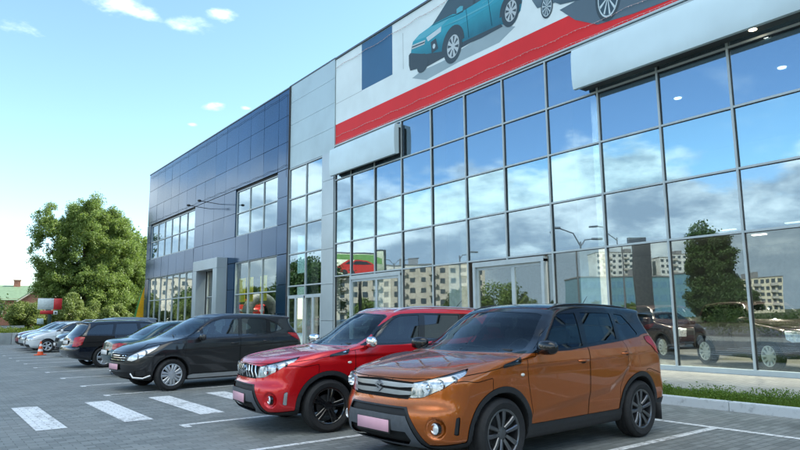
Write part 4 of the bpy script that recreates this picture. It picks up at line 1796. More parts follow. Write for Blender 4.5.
def banner():
    """printed roof banner: flat print, built flat"""
    b = empty('roof_banner', (0, 0, 0), 0, 'wide printed banner with a teal suv over a red stripe above the glass wall', 'banner')
    x = WX - .01

    def pm(n, c, r=.45):
        return mat('print_' + n, c, r, 0, .05, .7)

    def poly(name, pts, m, lay, parent):
        mb = MB()
        xx = x - .003 * lay
        mb.prism(pts, 0, xx - .002, xx)
        return mb.build(name, m, parent)

    def ell(cy, cz, ry, rz, n=28, tilt=.35):
        return [(cy + ry * math.cos(t) , cz + rz * math.sin(t) + tilt * ry * math.cos(t)) for t in [2 * math.pi * k / n for k in range(n)]]
    poly('white_ground', [(-10, 10.43), (24.54, 10.43), (24.54, 13.64), (-10, 13.64)], pm('white', (.72, .83, .85), .6), 0, b)
    poly('red_stripe', [(-10, 9.43), (24.54, 9.43), (24.54, 10.428), (-10, 10.428)], pm('red', (.70, .012, .016), .6), 0, b)
    poly('blue_square', [(20.05, 11.46), (22.34, 11.46), (22.34, 13.63), (20.05, 13.63)], pm('blue', (.025, .12, .25)), 1, b)
    poly('seam', [(22.36, 11.44), (24.54, 11.44), (24.54, 11.455), (22.36, 11.455)], pm('seam', (.25, .3, .32)), 1, b)
    o = poly('frame_line', [(19.3, 11.45), (19.32, 11.45), (19.32, 13.0), (19.3, 13.0)], pm('seam', (.25, .3, .32)), 1, b)
    t = NT('print_teal')
    sp_ = t.n('SeparateXYZ', ins={0: t.pos()})
    f = t.math('ADD', t.math('MULTIPLY', t.step(sp_.outputs[2], 11.2, 12.7), .75), t.math('MULTIPLY', t.noise(1.6, t.pos(), 3), .4))
    c = t.mix(f, (.004, .09, .15), (.03, .40, .52))
    teal = t.surf(t.n('BsdfPrincipled', ins={'Base Color': c, 'Roughness': .5}).outputs[0])
    t = NT('print_slate')
    sp_ = t.n('SeparateXYZ', ins={0: t.pos()})
    c = t.mix(t.step(sp_.outputs[2], 10.4, 12.6), (.03, .07, .10), (.20, .30, .36))
    slate = t.surf(t.n('BsdfPrincipled', ins={'Base Color': c, 'Roughness': .5}).outputs[0])
    teal2 = pm('teal_light', (.10, .42, .52), .35)
    dk = pm('dark', (.035, .06, .075))
    poly('printed_shadow', SHADOW, pm('shadow', (.30, .40, .44)), 1, b)
    car = poly('printed_car', BODY, teal, 2, b)
    poly('printed_bonnet', [(18.6, 12.38), (18.2, 12.50), (17.6, 12.57), (16.4, 12.50), (16.9, 12.36), (17.9, 12.28)], teal2, 3, car)
    poly('printed_side', [(16.2, 12.44), (13.5, 12.48), (13.1, 12.2), (14.2, 12.1), (15.9, 12.0)], pm('teal_mid', (.03, .33, .45), .35), 3, car)
    poly('printed_sill', LOW, dk, 3, car)
    poly('printed_glass', GLASS, pm('glass', (.05, .10, .13)), 3, car)
    # arches, door seams, mirror, handles and the fog lamp pod of the print
    poly('printed_arch', [(cy_, cz_) for cy_, cz_ in [(16.3 + .62 * math.cos(q), 11.36 + .76 * math.sin(q) - .12 * .6 * math.cos(q)) for q in [math.pi * k / 14 for k in range(15)]]], dk, 4, car)
    poly('printed_arch', [(cy_, cz_) for cy_, cz_ in [(13.43 + .50 * math.cos(q), 11.54 + .64 * math.sin(q) - .12 * .5 * math.cos(q)) for q in [math.pi * k / 14 for k in range(15)]]], dk, 4, car)
    seam = pm('seam_dark', (.003, .06, .09))
    for (a_, b_) in (((15.55, 12.50), (15.45, 11.35)), ((14.45, 12.50), (14.3, 11.35)), ((16.3, 12.50), (15.7, 12.45)), ((17.45, 12.60), (16.3, 12.52))):
        dx_, dz_ = b_[0] - a_[0], b_[1] - a_[1]
        l_ = math.hypot(dx_, dz_)
        nx_, nz_ = -dz_ / l_ * .010, dx_ / l_ * .010
        poly('printed_seam', [(a_[0] + nx_, a_[1] + nz_), (b_[0] + nx_, b_[1] + nz_), (b_[0] - nx_, b_[1] - nz_), (a_[0] - nx_, a_[1] - nz_)], seam, 5, car)
    poly('printed_mirror', [(16.05, 12.50), (15.72, 12.50), (15.70, 12.66), (15.85, 12.72), (16.05, 12.68)], teal2, 5, car)
    poly('printed_handle', [(14.72, 12.33), (14.50, 12.34), (14.50, 12.37), (14.72, 12.36)], teal2, 5, car)
    poly('printed_fog_pod', [(17.55, 11.95), (17.25, 12.0), (17.12, 11.55), (17.5, 11.48)], dk, 4, car)
    poly('printed_fog_lamp', [(17.36 + .08 * math.cos(q), 11.72 + .10 * math.sin(q)) for q in [math.pi * k / 6 for k in range(12)]], pm('lamp', (.55, .66, .70)), 5, car)
    poly('printed_fold', [(16.9, 12.30), (15.9, 12.20), (14.4, 12.16), (13.9, 12.3), (14.4, 12.22), (15.9, 12.26)], teal2, 5, car)
    poly('printed_pillar', [(15.2, 12.52), (15.05, 13.30), (14.93, 13.27), (15.08, 12.52)], dk, 4, car)
    poly('printed_headlamp', [(17.82, 12.24), (16.92, 12.35), (16.95, 12.15), (17.71, 12.04)], pm('lamp', (.55, .66, .70)), 4, car)
    poly('printed_grille', [(18.71, 12.25), (17.87, 12.17), (17.93, 12.01), (18.74, 12.08)], pm('chrome', (.5, .56, .58)), 4, car)
    poly('printed_grille_gap', [(18.69, 12.19), (17.9, 12.11), (17.93, 12.06), (18.72, 12.14)], dk, 5, car)
    poly('printed_intake', [(18.75, 11.85), (17.9, 11.62), (17.85, 11.40), (18.75, 11.55)], dk, 4, car)
    for (cy, cz, ry, rz, far) in ((16.3, 11.32, .50, .62, 0), (13.43, 11.52, .40, .52, 0), (18.06, 11.20, .34, .28, 1)):
        w = poly('printed_tyre', ell(cy, cz, ry, rz, tilt=-.12), dk, 5, car)
        if far:
            continue
        poly('printed_rim', ell(cy - .02, cz, ry * .66, rz * .70, tilt=-.12), pm('rim', (.48, .55, .58)), 6, w)
        for k in range(8):
            t = 2 * math.pi * k / 8 + .2
            c, s = math.cos(t), math.sin(t)
            pts = [(cy - .02 + ry * .66 * r_ * math.cos(t + dt), cz + rz * .70 * r_ * math.sin(t + dt)) for r_, dt in ((.32, -.12), (.9, -.16), (.9, .16), (.32, .12))]
            poly('printed_spoke_gap', pts, dk, 7, w)
    # the darker car printed to its right
    gm = slate
    poly('printed_shadow', [(11.44, 10.74), (10.9, 10.2), (10.14, 9.75), (9.0, 9.62), (7.5, 9.55), (5.0, 9.7), (4.6, 10.6), (9.0, 10.9)], pm('shadow_dark', (.09, .14, .18)), 2, b)
    car2 = poly('printed_car', [(12.55, 12.2), (12.5, 11.5), (12.3, 11.15), (11.6, 11.05), (11.40, 10.9), (10.3, 10.66), (9.5, 10.3), (8.6, 10.5), (6.0, 10.7), (4.8, 10.9), (4.7, 12.4), (6.5, 13.4), (9.5, 13.5), (11.1, 12.6), (12.1, 12.3)], gm, 3, b)
    for (cy, cz, ry, rz) in ((11.92, 11.05, .24, .38), (9.75, 10.42, .42, .70), (5.6, 10.4, .42, .6)):
        w = poly('printed_tyre', ell(cy, cz, ry, rz, tilt=-.1), dk, 4, car2)
        poly('printed_rim', ell(cy, cz, ry * .80, rz * .84, tilt=-.1), pm('rim2', (.55, .66, .70)), 5, w)
        poly('printed_rim_disc', ell(cy, cz, ry * .72, rz * .76, tilt=-.1), gm, 6, w)
        for k in range(10):
            t = 2 * math.pi * k / 10 + .2
            pts = [(cy + ry * .72 * r_ * math.cos(t + dt), cz + rz * .76 * r_ * math.sin(t + dt)) for r_, dt in ((.1, -.3), (.98, -.09), (.98, .09), (.1, .3))]
            poly('printed_spoke', pts, pm('rim2', (.55, .66, .70)), 7, w)
    # strings of small lamps sagging along the banner
    rr = random.Random(3)
    wm = mat('lamp_string_wire', (.55, .42, .42), .6)
    for (z0, ya, yb, amp, lab) in ((9.86, 1, 24.5, .022, 'upper string of small lamps sagging across the red stripe'), (9.50, 1, 24.5, .012, 'lower string of small lamps along the bottom edge of the red stripe'),
                                   (13.25, 14, 24.5, .03, 'string of small lamps near the top edge of the roof banner')):
        pts = []
        n = 150
        mb = MB()
        for k in range(n + 1):
            y = ya + (yb - ya) * k / n
            s = abs(math.sin((y) * math.pi / 1.83))
            pts.append((x - .05, y, z0 - amp * s * 2 + rr.uniform(-.012, .012)))
        mb.tube(pts, .006, 4)
        for p in pts:
            mb.ico((p[0], p[1] + rr.uniform(-.04, .04), p[2] - .014), .016, sub=1)
        o = mb.build('lamp_string', wm)
        tag(o, lab, 'string lights', 'strings of small lamps on the roof edge')
    pts = []
    mb = MB()
    for (z0, amp) in ((13.35, .05),):
        for k in range(80):
            y = 29.3 + 25 * k / 79
            pts.append((WX - .10, y, z0 - amp * abs(math.sin(y * 1.7)) + rr.uniform(-.01, .01)))
    mb.tube(pts, .010, 4)
    for k in range(9):
        z = 13.3 - k * .5
        mb.tube([(WX - .10, 29.32 + .03 * math.sin(k), z), (WX - .10, 29.32 + .03 * math.sin(k + 1), z - .5)], .010, 4)
    pts = []
    for k in range(80):
        y = 29.3 + 25 * k / 79
        pts.append((WX - .10, y, 9.5 - .06 * abs(math.sin(y * 1.7)) + rr.uniform(-.01, .01)))
    mb.tube(pts, .010, 4)
    tag(mb.build('lamp_string', alu_d), 'thin dark string of lamps looped round the dark blue wing', 'string lights', 'strings of small lamps on the roof edge')


building()
banner()

# ------------------------------------------------------------------ far left: wall, hedge, trees, house, signs


def surroundings():
    rng = np.random.default_rng(11)
    cm = mat('concrete_wall', (.34, .37, .37), .85, 0, .18, 1.2, bump=.2, bscale=30)
    w = empty('low_wall', (0, 47, 0), 0, 'low pale concrete wall at the end of the car park', 'wall')
    for k in range(20):
        x0 = -30 + k * 2.05
        rbox('wall_panel', (x0 + 1.02, 0, .34), (2.03, .16, .76), cm, w, .012, 2)
    # grassy bank behind
    g = MB()
    g.quad((-60, 47.3, .55), (16, 47.3, .55), (20, 56, .7), (-60, 56, .7))
    g.quad((-60, 56, .7), (20, 56, .7), (60, 140, .6), (-60, 140, .6))
    g.quad((16, 54.95, -.02), (60, 54.95, -.02), (60, 140, .6), (20, 56, .7))
    tag(g.build('grassy_bank', M_grassg), kind='structure')
    ylw = leaf_mat('hedge_leaf', (.17, .23, .03), (.38, .42, .07))  # leaf colour raised in place of sun, as this hedge stands in shade
    x = -14.0
    k = 0
    cl = []
    while x < 13:
        for _ in range(3):
            cl.append(((x + rng.uniform(-.4, .4), 48.6 + rng.uniform(-.5, .6), .62 + rng.uniform(0, .22)), (.55, .5, rng.uniform(.25, .42))))
        x += .55
    o = leafy('low_hedge', cl, 26000, .10, ylw, None, rng)
    tag(o, 'yellow-green ground cover along the top of the low wall, sunlight put into its leaf colour', 'hedge', kind='stuff')
    pop = leaf_mat('poplar_leaf', (.06, .115, .03), (.22, .29, .08))
    popd = leaf_mat('dark_leaf', (.026, .058, .016), (.08, .13, .035))
    wil = leaf_mat('willow_leaf', (.09, .13, .04), (.22, .27, .09))
    # big poplar group
    tree((14.2, 75, .6), [((-.2, 0, 9.2), (2.7, 3.6, 4.9)), ((-3.7, 0, 8.6), (1.8, 2.6, 4.0)), ((2.4, 0, 8.0), (3.0, 3.5, 4.6)), ((.6, -1, 4.0), (4.0, 4.0, 3.2)), ((-2.4, 0, 4.6), (2.3, 3, 2.6)), ((4.6, 1, 5.6), (2.2, 3.0, 4.0)), ((-.4, 0, 12.4), (1.9, 2.4, 1.9)), ((2.6, 0, 11.2), (1.7, 2, 1.9)), ((6.4, 1, 4.0), (1.6, 2, 3.2)), ((-4.2, 0, 12.0), (1.1, 1.5, 1.3))],
         1150, 270000, .175, .42, 'tall broad poplar tree with a full green crown beside the building', pop, 3, clr=(.28, .85), limbs=26, shell=.12, trunk_h=11)
    tree((20.5, 84, .5), [((0, 0, 7.5), (3.2, 3.5, 5.2)), ((1.6, 0, 4.4), (3, 3, 3.4))], 90, 40000, .32, .3, 'green tree showing between the poplar and the building corner', pop, 5, clr=(.8, 1.4))
    tree((11.6, 66, .6), [((0, 0, 1.4), (1.7, 1.5, 1.4)), ((.2, 0, 2.3), (.9, .9, .9))], 34, 15000, .16, .08, 'pale green young tree in front of the poplar trunk', wil, 7, clr=(.35, .6), limbs=4)
    tree((15.2, 69, .6), [((0, 0, 1.2), (2.2, 1.4, 1.1))], 30, 12000, .2, .08, 'rounded pale shrub below the right half of the poplar', wil, 17, clr=(.4, .7), limbs=4)
    tree((2.9, 60, .6), [((0, 0, 1.7), (1.9, 1.8, 1.5)), ((-1.6, 0, 1.9), (2, 2, 1.6)), ((.4, 0, 2.9), (1.1, 1.1, .8))], 70, 26000, .18, .16, 'dark green bushy tree at the left edge of the photo', popd, 9, clr=(.5, .9))
    tree((7.9, 66, .6), [((0, 0, 1.2), (1.7, 1.5, 1.1)), ((-.4, 0, 1.8), (.8, 1, .6))], 44, 20000, .15, .10, 'pale grey-green willow bush below the brick house', wil, 13, clr=(.35, .65), limbs=5)
    tree((-6, 64, .6), [((0, 0, 4), (4, 4, 3.6))], 60, 24000, .3, .25, 'dark tree standing out of view left of the car park', popd, 19, clr=(.8, 1.4))
    for i, (x, y, s) in enumerate(((26, 110, 1.2), (36, 120, 1.3), (-14, 120, 1.1), (6, 150, 1.0), (20, 170, 1.3))):
        tree((x, y, .4), [((0, 0, 3.2 * s), (4.6 * s, 4, 3.0 * s))], 40, 15000, .42, .25, ['distant tree hidden behind the showroom wing', 'further distant tree behind the showroom wing', 'distant green tree beyond the car park wall', 'distant low tree right beside the brick house', 'distant tree behind the big poplar'][i], popd, 30 + i, clr=(1.0, 1.8))
    # brick house
    h = empty('brick_house', (19.0, 140, .4), rad(-10), 'red brick house with a green gabled roof and chimney behind the bushes', 'house')
    brick = mat('red_brick', (.34, .15, .10), .85, 0, .15, 3)
    groof = mat('green_metal_roof', (.16, .24, .15), .5, .2, .1, 2)
    crm = mat('cream_trim', (.60, .52, .42), .7)
    mb = MB()
    mb.box(-9.5, 1.2, 0, 8, 0, 5.3)
    mb.box(-3.4, 2.6, -2.5, 0, 0, 5.0)
    mb.prism([(-3.4, 5.0), (2.6, 5.0), (-.4, 7.2)], 1, -2.5, 4)
    mb.build('wall', brick, h)
    mb = MB()
    mb.prism([(-.4, 5.0), (8.5, 5.0), (4.2, 8.0)], 0, -9.9, 1.5)
    rf = mb.build('roof', groof, h)
    mb = MB()
    for sg in (-1, 1):
        mb.prism([(-.4, 7.4), (-.4, 7.65), (-.4 + sg * 3.6, 4.95), (-.4 + sg * 3.6, 4.7)], 1, -3.0, 4.2)
    mb.build('gable_roof', groof, h)
    mb = MB()
    for sg in (-1, 1):
        mb.prism([(-.4, 7.15), (-.4, 7.42), (-.4 + sg * 3.65, 4.72), (-.4 + sg * 3.65, 4.45)], 1, -3.12, -3.02)
    mb.build('barge_board', crm, h)
    for cx_, cy_ in ((-4.6, 4.2), (-8.6, 4.2)):
        mb = MB()
        mb.box(cx_ - .55, cx_ + .55, cy_ - .45, cy_ + .45, 6.6, 8.9)
        mb.box(cx_ - .68, cx_ + .68, cy_ - .58, cy_ + .58, 8.9, 9.1)
        mb.build('chimney', brick, rf)
    wm = mat('house_window', (.05, .06, .07), .1)
    for (a, b, z0, z1, yy) in ((-2.6, -1.6, 2.6, 4.3, -2.5), (.8, 1.8, 2.6, 4.3, -2.5), (-.9, .1, 2.6, 4.3, -2.5), (-7.6, -6.4, 2.4, 4.2, 0)):
        mb = MB()
        mb.box(a - .12, b + .12, yy - .06, yy, z0 - .12, z1 + .12)
        f = mb.build('window', crm, h)
        mb = MB()
        mb.box(a, b, yy - .08, yy - .062, z0, z1)
        mb.build('pane', wm, f)
    # billboard-like sign on a dark post
    s = empty('roadside_sign', (8.5, 58, .6), 0, 'white and red board with a small red strip on a dark green post', 'sign')
    gp = mat('dark_green_post', (.02, .05, .04), .5)
    wsn = mat('sign_white', (.60, .68, .70), .5)
    red = mat('sign_red', (.55, .03, .035), .45)
    rbox('post', (.02, .08, .80), (.26, .16, 1.7), gp, s, .02, 2)
    rbox('white_panel', (-.335, 0, 2.20), (1.13, .10, .89), wsn, s, .008, 1)
    rbox('red_panel', (.53, 0, 2.20), (.60, .10, .89), red, s, .008, 1)
    rbox('red_strip', (-.23, 0, 1.53), (.92, .08, .28), red, s, .008, 1)
    q = rbox('small_plate', (.40, -.01, 1.50), (.30, .08, .30), wsn, s, .006, 1)
    rbox('dark_square', (.40, -.06, 1.50), (.13, .02, .13), gp, q, .003, 1)
    s = empty('utility_box', (7.05, 52, .6), 0, 'small pale blue board below the white and red sign', 'board')
    rbox('board', (0, 0, .82), (.42, .05, .40), mat('pale_blue_board', (.42, .55, .58), .5), s, .006, 1)
    rbox('post', (0, .04, .3), (.05, .05, .7), gp, s, .006, 1)
    # guard rail at far left
    s = empty('guard_rail', (0, 52, .6), 0, 'pale metal guard rail between the dark tree and the hedge', 'guard rail')
    mb = MB()
    mb.prism([(0, .38), (.04, .42), (0, .46), (.04, .50), (0, .56), (.02, .56), (.06, .50), (.02, .46), (.06, .42), (.02, .38)], 0, -20, 6.1)
    o = mb.build('rail', mat('galvanised_rail', (.5, .52, .52), .4, .6), s)
    for k in range(9):
        rbox('post', (-19 + k * 3.1, .08, .2), (.08, .06, .6), gp, s, .005, 1)
    # feather flag at the building corner
    f = empty('feather_flag', (15.75, 54.3 + 1.6, .6), 0, 'yellow feather flag with a green edge at the far building corner', 'flag')
    f.location = (15.55, 56.2, .6)
    n = 24
    Lp, Rp = [], []
    for k in range(n + 1):
        t = k / n
        z = .4 + 4.2 * t
        w = 1.12 * math.sin(math.pi * min(1, .22 + .78 * (1 - t)) * .55) * (1 - t) ** .45 if t < 1 else 0
        Lp.append((-w, z)); Rp.append((.0, z))
    for nm, k0, k1, c in (('green_edge', 0, 1, (.05, .30, .12)), ('orange_edge', 1, .0, None)):
        pass
    yel = mat('flag_yellow', (.75, .42, .01), .7)
    grn = mat('flag_green', (.08, .33, .10), .7)
    mb = MB()
    for k in range(n):
        a, b = Lp[k], Lp[k + 1]
        mb.quad((a[0] * .84, .03 * math.sin(k * .5), a[1]), (0, 0, a[1]), (0, 0, b[1]), (b[0] * .84, .03 * math.sin(k * .5 + .5), b[1]))
    mb.build('flag_cloth', yel, f)
    mb = MB()
    for k in range(n):
        a, b = Lp[k], Lp[k + 1]
        mb.quad((a[0], .03 * math.sin(k * .5), a[1]), (a[0] * .84, .03 * math.sin(k * .5), a[1]), (b[0] * .84, .03 * math.sin(k * .5 + .5), b[1]), (b[0], .03 * math.sin(k * .5 + .5), b[1]))
    mb.build('flag_edge', grn, f)
    mb = MB()
    mb.tube([(0.01, 0, 0), (0.01, 0, 4.5)], .03, 8, r1=.012)
    mb.build('flag_pole', mat('flag_pole_white', (.6, .6, .6), .4), f)
    # traffic cone
    c = empty('traffic_cone', (4.32, 31.2, 0), .4, 'orange traffic cone with white bands beside the white car', 'cone')
    om = mat('cone_orange', (.75, .10, .02), .5)
    cw = mat('cone_white', (.75, .75, .75), .5)
    mb = MB()
    mb.lathe([(.125, .03), (.10, .16)], axis=2, n=20)
    mb.lathe([(.086, .26), (.066, .38)], axis=2, n=20)
    mb.lathe([(.048, .48), (.03, .58), (0.0, .585)], axis=2, n=20)
    mb.build('cone', om, c, auto=40)
    mb = MB()
    mb.lathe([(.10, .16), (.086, .26)], axis=2, n=20)
    mb.build('white_band', cw, c, auto=40)
    mb = MB()
    mb.lathe([(.066, .38), (.048, .48)], axis=2, n=20)
    mb.build('white_band', cw, c, auto=40)
    rbox('base', (0, 0, .018), (.36, .36, .036), om, c, .012, 2)


surroundings()

# ------------------------------------------------------------------ across the road: what the glass mirrors


def block(loc, rz, L, D, floors, bays, fh, wallm, label, group=None, name='apartment_block', cat='building', balc=True, winc=(.05, .07, .09)):
    """apartment block, front towards local -y"""
    root = empty(name, loc, rz, label, cat, group)
    mb = MB()
    mb.box(-L / 2, L / 2, 0, D, -1, floors * fh + .6)
    mb.build('wall', wallm, root)
    mb = MB()
    mb.box(-L / 2 - .2, L / 2 + .2, -.2, D + .2, floors * fh + .6, floors * fh + .9)
    mb.box(-L / 6, -L / 6 + 3, D * .3, D * .7, floors * fh + .9, floors * fh + 3)
    mb.build('roof', mat('block_roof', (.2, .2, .2), .9), root)
    wm = mat('block_window_%d' % int(winc[0] * 1000), winc, .12)
    bm_ = mat('balcony_front', (.42, .40, .36), .8)
    sw = MB(); sw.box(-.75, .75, -.04, 0, 0, 1.5)
    sb = MB(); sb.box(-1.3, 1.3, -1.0, -.005, -.3, .75)
    proto = protob = None
    step = L / bays
    for f in range(floors):
        for k in range(bays):
            x = -L / 2 + step * (k + .5)
            if proto is None:
                proto = sw.build('window', wm, root); o = proto
            else:
                o = proto.copy(); COL.objects.link(o); o.parent = root
            o.location = (x, 0, f * fh + 1.2)
            if balc and k % 3 == 1 and f > 0:
                if protob is None:
                    protob = sb.build('balcony', bm_, root); o = protob
                else:
                    o = protob.copy(); COL.objects.link(o); o.parent = root
                o.location = (x, 0, f * fh + .5)
    return root


def lamp_post(loc, h, arms, rz, label, group='street lamps mirrored in the glass'):
    root = empty('street_lamp', loc, rz, label, 'street lamp', group)
    pm_ = mat('lamp_post_grey', (.16, .17, .18), .5, .4)
    mb = MB()
    mb.tube([(0, 0, 0), (0, 0, h)], .09, 8, r1=.06)
    mb.build('pole', pm_, root, auto=60)
    for (dx, dz) in arms:
        mb = MB()
        mb.tube([(0, 0, h - .3), (dx * .3, 0, h + dz * .6), (dx, 0, h + dz)], .045, 6)
        a = mb.build('arm', pm_, root, auto=60)
        rbox('lamp_head', (dx * 1.15, 0, h + dz), (.75, .28, .14), pm_, a, .04, 2)
    return root


def across():
    beige = mat('beige_block_wall', (.50, .46, .39), .85, 0, .12, .3)
    white = mat('white_block_wall', (.56, .57, .55), .8, 0, .08, .2)
    ochre = mat('ochre_block_wall', (.62, .56, .42), .85, 0, .12, .3)
    # long five storey block mirrored at the left
    block((-80, 154, 0), math.atan2(-32, -43) + math.pi, 62, 12, 5, 20, 3.2, beige, 'long beige five storey block mirrored in the left part of the glass wall')
    block((-45, 235, 0), math.atan2(-32, -43) + math.pi, 46, 12, 5, 14, 3.2, beige, 'beige five storey block mirrored in the entrance bay windows')
    a = math.atan2(200.8 - 187.5, -249.6 + 267.2)
    block((-262, 191, 0), a, 27, 14, 11, 9, 3.0, white, 'white apartment tower mirrored left of the dark pylon', 'white apartment towers mirrored in the glass')
    block((-284, 174, 0), a, 20, 14, 10, 7, 3.0, white, 'white apartment tower mirrored right of the dark pylon', 'white apartment towers mirrored in the glass')
    block((-106, 86, 0), math.atan2(11, 14.4), 26, 14, 3, 13, 3.2, mat('teal_glass_block', (.16, .30, .36), .3, .3), 'low blue glass office building mirrored below the white towers', balc=False, name='office_building', winc=(.10, .22, .32))
    block((-242, 121, 0), math.atan2(8.3, 10.9), 24, 12, 5, 10, 2.7, ochre, 'distant ochre block mirrored right of the dark tall tree')
    block((-150, 20, 0), math.radians(75), 60, 12, 5, 18, 3.0, beige, 'beige block mirrored at the far right of the glass')
    block((-140, -60, 0), math.radians(95), 60, 12, 5, 18, 3.0, ochre, 'ochre block beyond the right end of the glass')
    rng = np.random.default_rng(77)
    cl = []
    for k in range(60):
        xx = rng.uniform(-70, 40)
        cl.append(((xx, -44 + rng.uniform(-5, 5) - abs(xx) * .05, rng.uniform(2, 7)), (rng.uniform(2.5, 4), 3, rng.uniform(2, 3.6))))
    o = leafy('reflection_wood', cl, 60000, .6, MATS['dark_leaf'], None, rng, .2)  # added out of view so the car sides mirror something dark
    tag(o, 'unseen belt of dark trees added behind the camera to darken the car door reflections', 'wood', kind='stuff')
    # pylon
    p = empty('sign_pylon', (-10.7, 25.2, 0), math.atan2(.8, 1.1), 'tall dark grey advertising pylon mirrored in the glass', 'pylon')
    rbox('slab', (0, 0, 3.5), (1.25, .3, 7.0), mat('pylon_grey', (.06, .065, .07), .4), p, .03, 2)
    rbox('base', (0, 0, .1), (1.7, .7, .2), cm_ := mat('pylon_base', (.3, .3, .3), .8), p, .03, 2)
    # billboard with a red car print
    b = empty('billboard', (-11.7, 62.4, 0), math.atan2(3.2, 5.1), 'yellow and white billboard with a red car print mirrored in the glass wall', 'billboard')
    rbox('frame', (0, 0, 7.8), (6.9, .35, 3.2), mat('billboard_frame', (.05, .055, .05), .6), b, .03, 1)
    rbox('post', (0, .1, 3.1), (.4, .4, 6.3), mat('billboard_frame', (.05, .055, .05), .6), b, .03, 1)
    q = rbox('poster', (-.2, -.20, 7.8), (5.9, .05, 2.8), mat('poster_yellow', (.62, .62, .42), .5), b, .005, 1)
    mb = MB()
    mb.prism([(-2.9, 8.3), (-1.2, 9.15), (2.7, 9.15), (2.7, 8.6), (.5, 8.5), (-1.6, 7.9), (-2.9, 7.6)], 1, -.245, -.226)
    mb.build('poster_green_band', mat('poster_green', (.16, .30, .08), .5), q)
    mb = MB()
    mb.prism([(-2.3, 7.1), (-2.2, 7.6), (-1.3, 7.9), (-.3, 8.45), (1.1, 8.5), (1.9, 8.0), (2.3, 7.7), (2.3, 7.1), (1.7, 6.9), (-1.7, 6.9)], 1, -.27, -.247)
    mb.build('poster_car_print', mat('poster_red', (.55, .03, .02), .5), q)
    mb = MB()
    mb.prism([(-.9, 7.95), (-.2, 8.32), (1.0, 8.36), (1.5, 7.98)], 1, -.285, -.272)
    mb.prism([(-1.5 + .33 * math.cos(t), 7.0 + .33 * math.sin(t)) for t in [k * math.pi / 8 for k in range(16)]], 1, -.285, -.272)
    mb.prism([(1.5 + .33 * math.cos(t), 7.0 + .33 * math.sin(t)) for t in [k * math.pi / 8 for k in range(16)]], 1, -.285, -.272)
    mb.build('poster_dark_print', mat('poster_dark', (.03, .03, .03), .5), q)
    rng = np.random.default_rng(21)
    cl = [((-10.2 + rng.uniform(-.35, .35), y, .75 + rng.uniform(-.1, .1)), (.6, .7, rng.uniform(.65, .85))) for y in np.arange(-24, 21, .6)]
    cl += [((-10.2 + rng.uniform(-.35, .35), y, .75 + rng.uniform(-.1, .1)), (.6, .7, rng.uniform(.65, .85))) for y in np.arange(29.5, 60, .6)]
    o = leafy('reflection_hedge', cl, 60000, .11, MATS['dark_leaf'], None, rng, .3)  # added to keep bright ground out of the glass reflection
    tag(o, 'dark hedge added along the far side of the car park to hide bright ground from the glass', 'hedge', kind='stuff')
    lamp_post((-11.1, 43.9, 0), 7.4, ((-1.0, .15),), rad(20), 'single armed street lamp mirrored above the middle of the glass')
    lamp_post((-7.3, 28.0, 0), 6.5, ((-1.1, .2), (1.6, 1.0)), rad(30), 'double armed street lamp mirrored beside the sliding door')
    lamp_post((-22.8, 34.7, 0), 8.9, ((2.6, .6),), rad(30), 'long armed street lamp mirrored left of the pylon')
    lamp_post((-20, 66, 0), 8.5, ((1.8, .5), (-1.8, .5)), rad(30), 'double armed street lamp mirrored near the billboard')
    popd = MATS['dark_leaf']; pop = MATS['poplar_leaf']; wil = MATS['willow_leaf']
    tree((-49.3, 39.6, 0), [((0, 0, 6.6), (2.8, 2.8, 5.4)), ((0, 0, 3.2), (3.1, 3.1, 2.8)), ((.3, 0, 11.4), (1.3, 1.3, 1.6))], 220, 60000, .30, .3, 'tall dark tree mirrored in the right part of the glass', popd, 51, clr=(.6, 1.1), trunk_h=10)
    rr = random.Random(6)
    spots = [(-47, 81, 5.5), (-50, 77, 6.3), (-53, 74.5, 5.0), (-57, 71, 3.6), (-62, 66, 3.2), (-46, 35, 3.6), (-52, 42.5, 3.6), (-60, 31, 3.4), (-62, 24, 4.6), (-64, 17, 5.2), (-66, 9, 5.5), (-60, 2, 6.0), (-38, 130, 7.0), (-30, 140, 9.0), (-22, 132, 8.0), (-14, 120, 7.0), (-25, 100, 5.0), (-33, 92, 4.5),
             (-9, 105, 6.5), (-6, 98, 5.5), (-12, 88, 6.0), (-64, 60, 3.0), (-60, 100, 4.2), (-52, 108, 3.5), (-66, 92, 3.6)]
    side = ['left', 'middle', 'right']
    desc = ['green tree mirrored at the left side of the sliding door glass', 'largest green tree mirrored in the sliding door glass', 'green tree mirrored in the middle of the sliding door glass', 'small tree mirrored near the right leaf of the sliding door', 'low tree mirrored in front of the low blue office',
            'bushy tree mirrored just left of the tall dark tree', 'bushy tree mirrored just right of the tall dark tree', 'low tree mirrored below the distant ochre block', 'tree mirrored behind the showroom off-roader roof', 'tree mirrored above the showroom off-roader bonnet', 'tree mirrored at the right edge of the glass', 'tree mirrored beyond the right edge of the photo',
            'broad tree mirrored in the dark wing upper left windows', 'tallest tree mirrored in the dark wing windows', 'tree mirrored in the dark wing lower right windows', 'tree mirrored beside the portal of the dark wing', 'tree mirrored below the long beige block', 'smaller tree mirrored below the billboard',
            'tree mirrored in the lower far windows of the wing', 'low tree mirrored in the lower far windows of the wing', 'tree mirrored in the windows next to the portal', 'low bush mirrored below the low blue office', 'tree mirrored before the right half of the beige block', 'low tree mirrored before the beige block middle', 'tree mirrored right of the beige block']
    for i, (x, y, h) in enumerate(spots):
        w = h * rr.uniform(.42, .6)
        tree((x, y, 0), [((0, 0, h * .58), (w, w, h * .42))], 22, 4500, .42, .15, desc[i], (popd, pop, wil, popd)[i % 4] if not 5 <= i <= 11 else popd, 60 + i, 'trees across the road mirrored in the glass', clr=(w * .3, w * .5), limbs=3, trunk_h=h * .6)


across()
